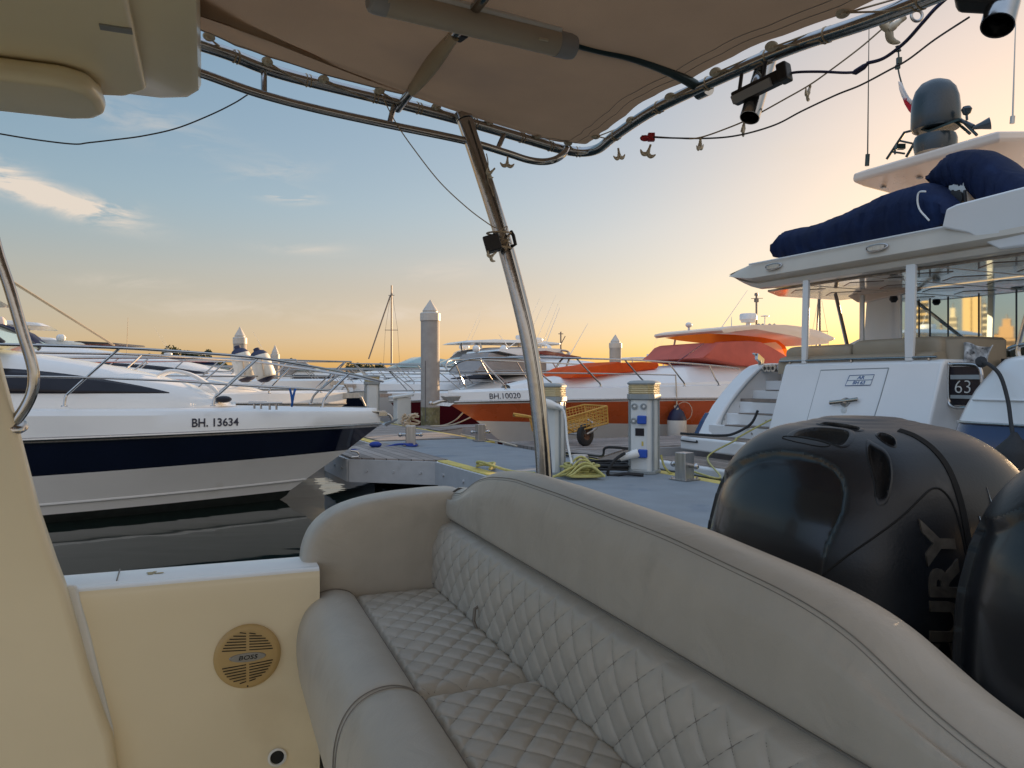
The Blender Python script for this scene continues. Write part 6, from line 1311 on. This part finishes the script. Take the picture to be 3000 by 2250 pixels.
# saloon bulkhead: side column, mirrored sliding doors
TB_ = 2.05
col = YP([(2538, 872), (2640, 830), (2640, 1052), (2440, 1052), (2470, 1015), (2530, 985)], TB_)
mb = MB(); mb.prism(col, nv(.5)); mb.build('saloon_column', 'white', yt, smooth=0, bevel=.02)
mb = MB(); mb.prism(YP([(2472, 862), (2490, 850), (2560, 846), (2680, 828), (2680, 850), (2540, 884), (2510, 886)], TB_-.06), nv(.5)); mb.build('column_head', 'htop', yt, smooth=30, bevel=.02)
g0 = yl(2640, 900, TB_)[0]
mb = MB(); mb.fbox(YA, g0, 5.3, TB_+.02, TB_+.06, 1.3, 2.955); dr = mb.build('saloon_door', 'mirror', yt, smooth=0)
mb = MB()
for u in (2690, 2722, 2775, 2865, 2975):
    s = yl(u, 900, TB_)[0]; mb.fbox(YA, s-.006, s+.006, TB_+.008, TB_+.03, 1.3, 2.80)
mb.build('door_frame', 'blackp', dr, smooth=0)
mb = MB(); mb.fbox(YA, 4.4, 5.3, .9, 1.3, 1.80, 1.86); mb.build('side_counter', 'blackp', yt, smooth=0)
mb = MB(); mb.lathe([(0, 0), (.05, 0), (.06, .05), (.03, .09), (0, .09)], YA.T(2618, 868, 1.6), axis=(0, 0, -1), seg=14); mb.build('dome_camera', 'blackp', fb)
# towel hung over the chair at the right
tw = thing('hanging_towel', 'black and white patterned towel draped over the yacht seat corner', 'towel', YA.w(4.2, .6, 1.5))
mb = MB()
tws = [(2818, 1052), (2850, 1012), (2880, 1004), (2912, 1010), (2908, 1035), (2885, 1078), (2842, 1108)]
pt0 = [YA.T(u, v, .42) for u, v in ((2800, 1010), (2910, 1008), (2900, 1060), (2815, 1110))]
def twf(a, b):
    p = pt0[0].lerp(pt0[1], a).lerp(pt0[3].lerp(pt0[2], a), b); return p+Vector(nv(.035*math.sin(9*a+3*b)+.02*math.sin(17*a)))+Vector((0, 0, .03*math.sin(6*a)*(1-b)))
mb.grid(twf, 30, 24); mb.build('cloth', 'towel', tw, smooth=70, solid=.01)
# hardtop high above with its soffit
HT = 1.6
ol = [(2480, 588), (2490, 512), (2497, 503), (2950, 364), (2965, 360), (3040, 372), (3060, 430), (2960, 470), (2700, 560), (2520, 592)]
L0 = [YA.loc(p) for p in YP([(2482, 590), (2491, 508)], HT)]
R0 = [YA.loc(p) for p in YP([(2963, 361)], HT)]
zt_, zb_ = R0[0][2], L0[0][2]+.02; zt_ = (zt_+L0[1][2])/2; sl = L0[0][0]; sr = R0[0][0]
mb = MB(); rr = []
for z, o_ in ((zb_, .50), (zt_-.17, .02), (zt_-.13, .0), (zt_-.04, .01), (zt_, .10)):
    rr.append([YA.w(s, t, z) for s, t in ((sl+o_+.10, HT+o_), (sr-o_-.15, HT+o_), (sr-o_, HT+.3+o_), (sr+.1-o_, HT+3.4), (sl-.1+o_, HT+3.4), (sl+o_, HT+.3+o_))])
mb.loft(rr); htp = mb.build('hardtop', 'htop', yt, smooth=30, bevel=.02)
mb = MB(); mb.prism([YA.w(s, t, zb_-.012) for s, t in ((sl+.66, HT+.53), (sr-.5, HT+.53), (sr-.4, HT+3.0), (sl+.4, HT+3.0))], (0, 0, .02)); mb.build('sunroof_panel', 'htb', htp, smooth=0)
for s in (sl+.45, (sl+sr)/2-.2, sr-.6): mb = MB(); mb.lathe([(0, 0), (.045, 0), (.04, .012), (0, .014)], YA.w(s, HT+.25, zb_+(zt_-.17-zb_)*.5), axis=(0, 0, -1), seg=12); mb.build('down_light', 'greyp', htp)
for s in (sl+.6, sr-.6): mb = MB(); mb.tube([YA.w(s, HT+2.6, zb_), YA.w(s, HT+3.2, 3.3)], .10, 8, sq=.5); mb.build('hardtop_leg', 'htop', htp)
# radar mast, domes, horns and aerials
MT = HT+1.1
def yt_(u, v, dt=0.): return YA.T(u, v, MT+dt)
mst = MB(); 
mb = MB(); k = yt_(2741, 372).y/F; c = yt_(2741, 372)
mb.lathe([(0, -.04), (62*k, -.04), (66*k, 0), (65*k, 52*k), (62*k, 82*k), (54*k, 108*k), (40*k, 126*k), (22*k, 135*k), (0, 138*k)], c, seg=36); mb.build('satellite_dome', 'dome', htp, smooth=50)
mb = MB(); c2 = yt_(2740, 425); mb.lathe([(0, -.12), (54*k, -.12), (58*k, 0), (58*k, 14*k), (54*k, 26*k), (0, 30*k)], c2, seg=36); mb.build('radar_dome', 'dome', htp, smooth=40)
mb = MB()
plt = [yt_(2672, 372), yt_(2700, 392), yt_(2815, 356), yt_(2800, 340)]
mb.prism([yt_(2668, 372, -.2), yt_(2720, 388, -.2), yt_(2812, 352, -.2), yt_(2812, 352, .4), yt_(2668, 366, .4)], (0, 0, .035))
for a in ([(2598, 466), (2650, 388), (2690, 378)], [(2655, 460), (2690, 400)], [(2815, 350), (2862, 396)], [(2800, 356), (2842, 392)]): mb.tube([yt_(u, v) for u, v in a], .022, 8)
for a in ([(2634, 412), (2672, 420)], [(2616, 445), (2650, 450)], [(2622, 438), (2622, 452)]): mb.tube([yt_(u, v) for u, v in a], .016, 8)
mb.box(yt_(2637, 430), (.14, .08, .08)); mb.build('radar_mast', 'tealp', htp)
mb = MB(); mb.lathe([(0, 0), (.035, .0), (.03, .02), (.05, .10), (.09, .22), (.0, .2)], yt_(2850, 375), axis=(.8, -.4, .15), seg=16); mb.tube([yt_(2812, 352), yt_(2852, 370)], .03, 8); mb.tube([yt_(2833, 352), yt_(2832, 338)], .018, 8); mb.lathe([(0, 0), (.05, .03), (.075, .10), (.05, .14), (0, .15)], yt_(2832, 340), seg=14); mb.build('horn', 'dome', htp)
mb = MB(); a, b = YA.T(2540, 486, HT+.5), YA.T(2542, 452, HT+.5); mb.tube([a, b], .035, 8); mb.tube([b, YA.T(2546, 80, HT+.5)], [.012, .006], 6); mb.build('whip_antenna', 'tealp', htp)
mb = MB(); a, b = YA.T(2965, 362, HT+.5), YA.T(2967, 340, HT+.5); mb.tube([a, b], .03, 8); mb.tube([b, YA.T(2976, 50, HT+.5)], [.014, .006], 6); mb.build('whip_antenna', 'steelb', htp)
mb = MB(); fs_ = [(2682, 345), (2668, 300), (2648, 262), (2636, 225), (2631, 195), (2633, 168), (2632, 150)]
mb.tube(cr([yt_(u, v, .1) for u, v in fs_], 5), [.010]*20+[.013]*11, 6) if False else mb.tube(cr([yt_(u, v, .1) for u, v in fs_], 5), .014, 6)
mb.lathe([(0, 0), (.045, .0), (.03, .05), (.05, .08), (0, .1)], yt_(2632, 150, .1), seg=12); mb.box(yt_(2634, 178, .1), (.07, .06, .10)); mb.box(yt_(2630, 196, .1), (.06, .06, .07)); mb.build('flag_staff', 'tealp', htp, smooth=30)
fg = thing('ensign_flag', 'red and white serrated flag hanging limp from the radar mast staff', 'flag', yt_(2660, 330, .1))
fp = [(2634, 238, 2632, 236), (2640, 262, 2650, 258), (2648, 285, 2664, 280), (2654, 300, 2672, 292), (2664, 318, 2682, 322), (2678, 345, 2682, 334)]
wh_, rd_ = MB(), MB()
def flg(mb, quad): mb.prism([yt_(u, v, .06+.02*math.sin(u*.3)) for u, v in quad], nv(.008))
flg(wh_, [(2631, 238), (2640, 240), (2660, 282), (2674, 296), (2668, 306), (2650, 292), (2642, 285), (2634, 262)])
flg(rd_, [(2642, 282), (2648, 281), (2652, 290), (2660, 286), (2660, 297), (2668, 294), (2668, 308), (2680, 318), (2680, 330), (2672, 336), (2662, 325), (2650, 305)])
wh_.build('white_field', 'flagw', fg, smooth=0); rd_.build('red_field', 'flagr', fg, smooth=0)
# ------------------------------------------------------------------ covered tender crane on the flybridge
def cover(name, label, top, bot, t, dep, m, cat):
    """a tied cover: top and bottom outlines over a run, with creased sides"""
    A = cr([YA.loc(YA.T(u, v, t)) for u, v in top], 8); B2 = cr([YA.loc(YA.T(u, v, t)) for u, v in bot], 8); n = min(len(A), len(B2))
    A = [A[int(i*(len(A)-1)/(n-1))] for i in range(n)]; B2 = [B2[int(i*(len(B2)-1)/(n-1))] for i in range(n)]
    rr = []; g = random.Random(3)
    for i in range(n):
        a, b = A[i], B2[i]; e = min(1, min(i, n-1-i)/3); w = dep*(.35+.65*math.sqrt(e)); h = a.z-b.z
        cr_ = .02*math.sin(i*.9)+.016*math.sin(i*2.3+1)
        ring = [(0-w*.08, .0), (-w*.16+cr_, .28), (-w*.13-cr_*.6, .6), (w*.04+cr_*.5, .88), (w*.28, .98), (w*.5, 1.0), (w*.8, .93), (w*1.02, .6), (w, .0)]
        rr.append([YA.w(b.x+(a.x-b.x)*f, t+dt, b.z+h*f) for dt, f in ring])
    mb = MB(); mb.loft(rr); o = mb.build(name, m, smooth=60); return tag(o, label, cat) if cat else o
cover('covered_passerelle', 'long dark blue cover lying along the flybridge stern edge', [(2268, 705), (2280, 676), (2310, 662), (2355, 655), (2420, 632), (2500, 596), (2580, 556), (2630, 540), (2680, 527), (2720, 536), (2760, 566), (2812, 622)], [(2269, 752), (2290, 756), (2330, 752), (2380, 742), (2440, 730), (2500, 716), (2570, 702), (2640, 690), (2700, 678), (2740, 668), (2780, 652), (2806, 636)], .28, .75, 'blucan', 'cover')
cover('covered_crane', 'bulky navy cover of the boat crane under the hardtop', [(2722, 520), (2738, 480), (2760, 448), (2790, 432), (2850, 430), (2890, 448), (2930, 480), (2970, 500), (3020, 530), (3080, 560)], [(2724, 530), (2745, 545), (2780, 548), (2815, 552), (2840, 560), (2870, 590), (2920, 625), (2970, 640), (3020, 620), (3080, 610)], .62, .7, 'blucan', 'cover')
cj = thing('crane_joint', 'weathered white crane joint between the two blue covers', 'crane', YA.T(2815, 600, .7))
mb = MB(); mb.fbox(YA, *[YA.loc(YA.T(2785, 600, .6))[0], YA.loc(YA.T(2838, 600, .6))[0]], .55, .85, 3.62, 3.98)
mb.build('arm_block', 'pedw', cj, smooth=0, bevel=.02)
mb = MB()
for u in (2790, 2808, 2826): mb.tube([YA.T(u, 558, .53), YA.T(u+3, 590, .52), YA.T(u-2, 620, .53)], .02, 6)
mb.lathe([(0, 0), (.10, 0), (.10, .06), (0, .06)], YA.T(2805, 585, .54), axis=nv(-1), seg=16); mb.build('hydraulic_hose', 'blackp', cj)
mb = MB(); mb.tube(cr([YA.T(u, v, .1) for u, v in ((2712, 561), (2692, 564), (2688, 590), (2695, 615), (2712, 635), (2722, 646))], 6), .011, 6); tag(mb.build('cover_lacing', 'ropew'), 'white cord looped round the long blue cover', 'cord')
# ------------------------------------------------------------------ next boat at the right edge: navy stern with white upper works
NX = Frame(YA.w(5.0, -1.25)[:2], (.43, -.903))
nx = thing('motor_yacht', 'white boat with navy blue hull quarter cut off by the right edge', 'motor yacht', NX.w(1, 1, 0))
def nl(u, v): q = NX.loc(NX.T(u, v, 0.)); return q[0], q[2]
prf = [(2764, 1420), (2768, 1330), (2778, 1240), (2790, 1195), (2812, 1140), (2840, 1096), (2862, 1070), (2884, 1048), (2905, 1044)]
P = [nl(u, v) for u, v in prf]
zT = P[-1][1]
def nxring(z, tt): 
    s0 = lerp1(z, sorted([(p[1], p[0]) for p in P]))-.09; r = .30
    return [NX.w(*q, z) for q in ((s0+.02, 6), (s0, 2), (s0, r+.15+tt), (s0+.04, .16+tt), (s0+.14, .05+tt), (s0+.30, .0+tt), (s0+1.2, tt-.05), (s0+2.6, tt-.08), (s0+4.2, tt), (s0+4.4, 3), (s0+4.4, 6))]
zs = sorted(set([.42, .46, .62, .80, .95, 1.08, 1.18, 1.195, 1.25, 1.32, 1.4, 1.5, 1.6, 1.7, 1.78, zT-.02]))
def nxm(i, j): return 1 if .5 < zs[i] < 1.185 else 0
mb = MB(); mb.loft([nxring(z, .30*max(0, z-1.0)) for z in zs]+[[p+Vector(((nxring(zT, 1)[5]-p)*.04).to_tuple()) for p in nxring(zT+.01, .26)]], mfn=lambda i, j: nxm(i, j) if i < len(zs)-1 else 0); hb_ = mb.build('hull', ['white', 'blueh'], nx, smooth=40)
mb = MB(); mb.tube([p+Vector((-.01, -.012, 0)) for p in nxring(1.2, .06)[2:9]], .014, 8); mb.build('hull_trim', 'steelb', nx)
mb = MB(); mb.tube([p+Vector((-.012, -.012, 0)) for p in nxring(1.42, .13)[4:9]], .01, 8); mb.build('hull_crease', 'white', nx)
mb = MB(); mb.fbox(NX, .35, 4.2, -.50, .1, .34, .50); mb.build('swim_platform', 'white', nx, smooth=0, bevel=.04, bseg=3)
mb = MB(); mb.fbox(NX, .5, 4.0, -.3, 4, -.3, .38); mb.build('underbody', 'anti', nx, smooth=0)
mb = MB(); mb.tube(cr([NX.T(u, v, .5) for u, v in ((2955, 1022), (2985, 1012), (3060, 1000))], 4), .022, 8); mb.tube(cr([NX.T(u, v, .5) for u, v in ((2985, 1045), (2984, 1010), (3020, 880))], 4), .022, 8); mb.build('stern_rail', 'steel', nx)
fn = thing('hanging_fender', 'black fender hanging on a black rope against the navy stern', 'fender', NX.T(2975, 1400, -.15))
mb = MB(); c = NX.T(2972, 1300, -.22); mb.lathe([(.02, .10), (.05, .05), (.14, -.04), (.165, -.10), (.165, -.55), (.1, -.65)], c, seg=20); mb.build('body', 'rubber', fn, smooth=50)
mb = MB(); mb.tube(cr([NX.T(2878, 1062, .25), NX.T(2898, 1068, .12), NX.T(2930, 1100, .05), NX.T(2952, 1170, -.02), NX.T(2962, 1240, -.12), NX.T(2970, 1290, -.2)], 6), .018, 8); mb.lathe([(0, 0), (.05, 0), (.05, .05), (0, .06)], NX.T(2876, 1064, .25), axis=(-.5, -.6, .4), seg=10); mb.build('hanging_rope', 'rubber', fn)
# ------------------------------------------------------------------ towers across the bay, out of frame, seen in the mirrored doors
def tmat(name, c, w):
    m = bpy.data.materials.new(name); m.use_nodes = True; nt = m.node_tree; N2, L2 = nt.nodes, nt.links
    t = N2.new('ShaderNodeTexCoord'); br = N2.new('ShaderNodeTexBrick'); br.offset = 0
    mp = N2.new('ShaderNodeMapping'); mp.inputs['Rotation'].default_value = (R_(90), 0, R_(90)); L2.new(t.outputs['Object'], mp.inputs[0]); L2.new(mp.outputs[0], br.inputs['Vector'])
    br.inputs['Color1'].default_value = (*w, 1); br.inputs['Color2'].default_value = (w[0]*1.5, w[1]*1.5, w[2]*1.5, 1); br.inputs['Mortar'].default_value = (*c, 1)
    br.inputs['Scale'].default_value = 1; br.inputs['Mortar Size'].default_value = .8; br.inputs['Brick Width'].default_value = 4.5; br.inputs['Row Height'].default_value = 3.6
    L2.new(br.outputs[0], N2['Principled BSDF'].inputs['Base Color']); N2['Principled BSDF'].inputs['Roughness'].default_value = .35; return m
TM = [tmat('gold_tower_facade', (.80, .56, .26), (.06, .06, .06)), tmat('pale_tower_facade', (.80, .68, .46), (.12, .11, .10)), tmat('slate_tower_facade', (.12, .15, .20), (.03, .04, .06)), tmat('tan_tower_facade', (.62, .38, .19), (.09, .06, .04))]
dpt = YA.w(3.9, TB_)
def tower(label, u, w, vtop, dist, mi, kind):
    # line of sight through pixel u, mirrored in the door plane
    d = Vector(((u-CU)/F, 1, 0)); n3 = Vector((YA.n.x, YA.n.y, 0)); r = (d-2*d.dot(n3)*n3).normalized(); p0 = YA.T(u, 1000, TB_+.02)
    p = p0+r*dist; D = dist+p0.length; h = HC+(V0-vtop)/F*D*.92; w = w/F*D*.95
    t = thing('tower_block', label, 'tower', (p.x, p.y, 0), 'towers across the bay')
    mb = MB(); c = Vector((p.x, p.y, 0))
    def bx(x, y, ww, dd, z0, z1): mb.box(c+Vector((x, y, (z0+z1)/2)), (dd, ww, z1-z0))
    if kind == 0: bx(0, 0, w, w, 0, h*.92); bx(2, 0, w*.7, w*.7, h*.92, h)
    elif kind == 1: bx(0, -w*.26, w*.46, w*.8, 0, h); bx(0, w*.26, w*.46, w*.8, 0, h*.97); bx(-3, 0, w*.2, w*.6, 0, h*.9)
    elif kind == 2: bx(0, 0, w, w*.8, 0, h*.7); bx(0, 0, w*.8, w*.7, h*.7, h*.88); bx(0, 0, w*.45, w*.45, h*.88, h); 
    else: bx(0, 0, w, w, 0, h*.75); bx(0, -w*.3, w*.4, w, h*.75, h)
    mb.build('facade', TM[mi], t, smooth=0)
    mb = MB(); mb.tube([(p.x, p.y, h), (p.x, p.y, h*1.07)], w*.02+.2, 6); mb.build('roof_mast', 'mast', t)
for a in (('broad golden tower mirrored just right of the saloon column', 2702, 34, 890, 620, 0, 1), ('slim slate tower mirrored in the middle door pane', 2733, 13, 958, 800, 2, 0), ('small tan tower mirrored beside the slate tower', 2755, 9, 955, 800, 3, 3), ('pale stepped tower mirrored left of the twin gold tower', 2792, 26, 915, 650, 1, 2), ('tall twin golden tower mirrored in the right door pane', 2849, 42, 870, 560, 0, 1), ('pale slender tower mirrored right of the twin tower', 2885, 17, 905, 620, 1, 2), ('tan stepped tower mirrored near the right frame edge', 2950, 40, 950, 560, 3, 2), ('low golden block mirrored at the foot of the left pane', 2640, 22, 990, 700, 0, 0), ('wide low tan block mirrored beside the stepped tower', 2925, 30, 990, 600, 3, 0)): tower(*a)
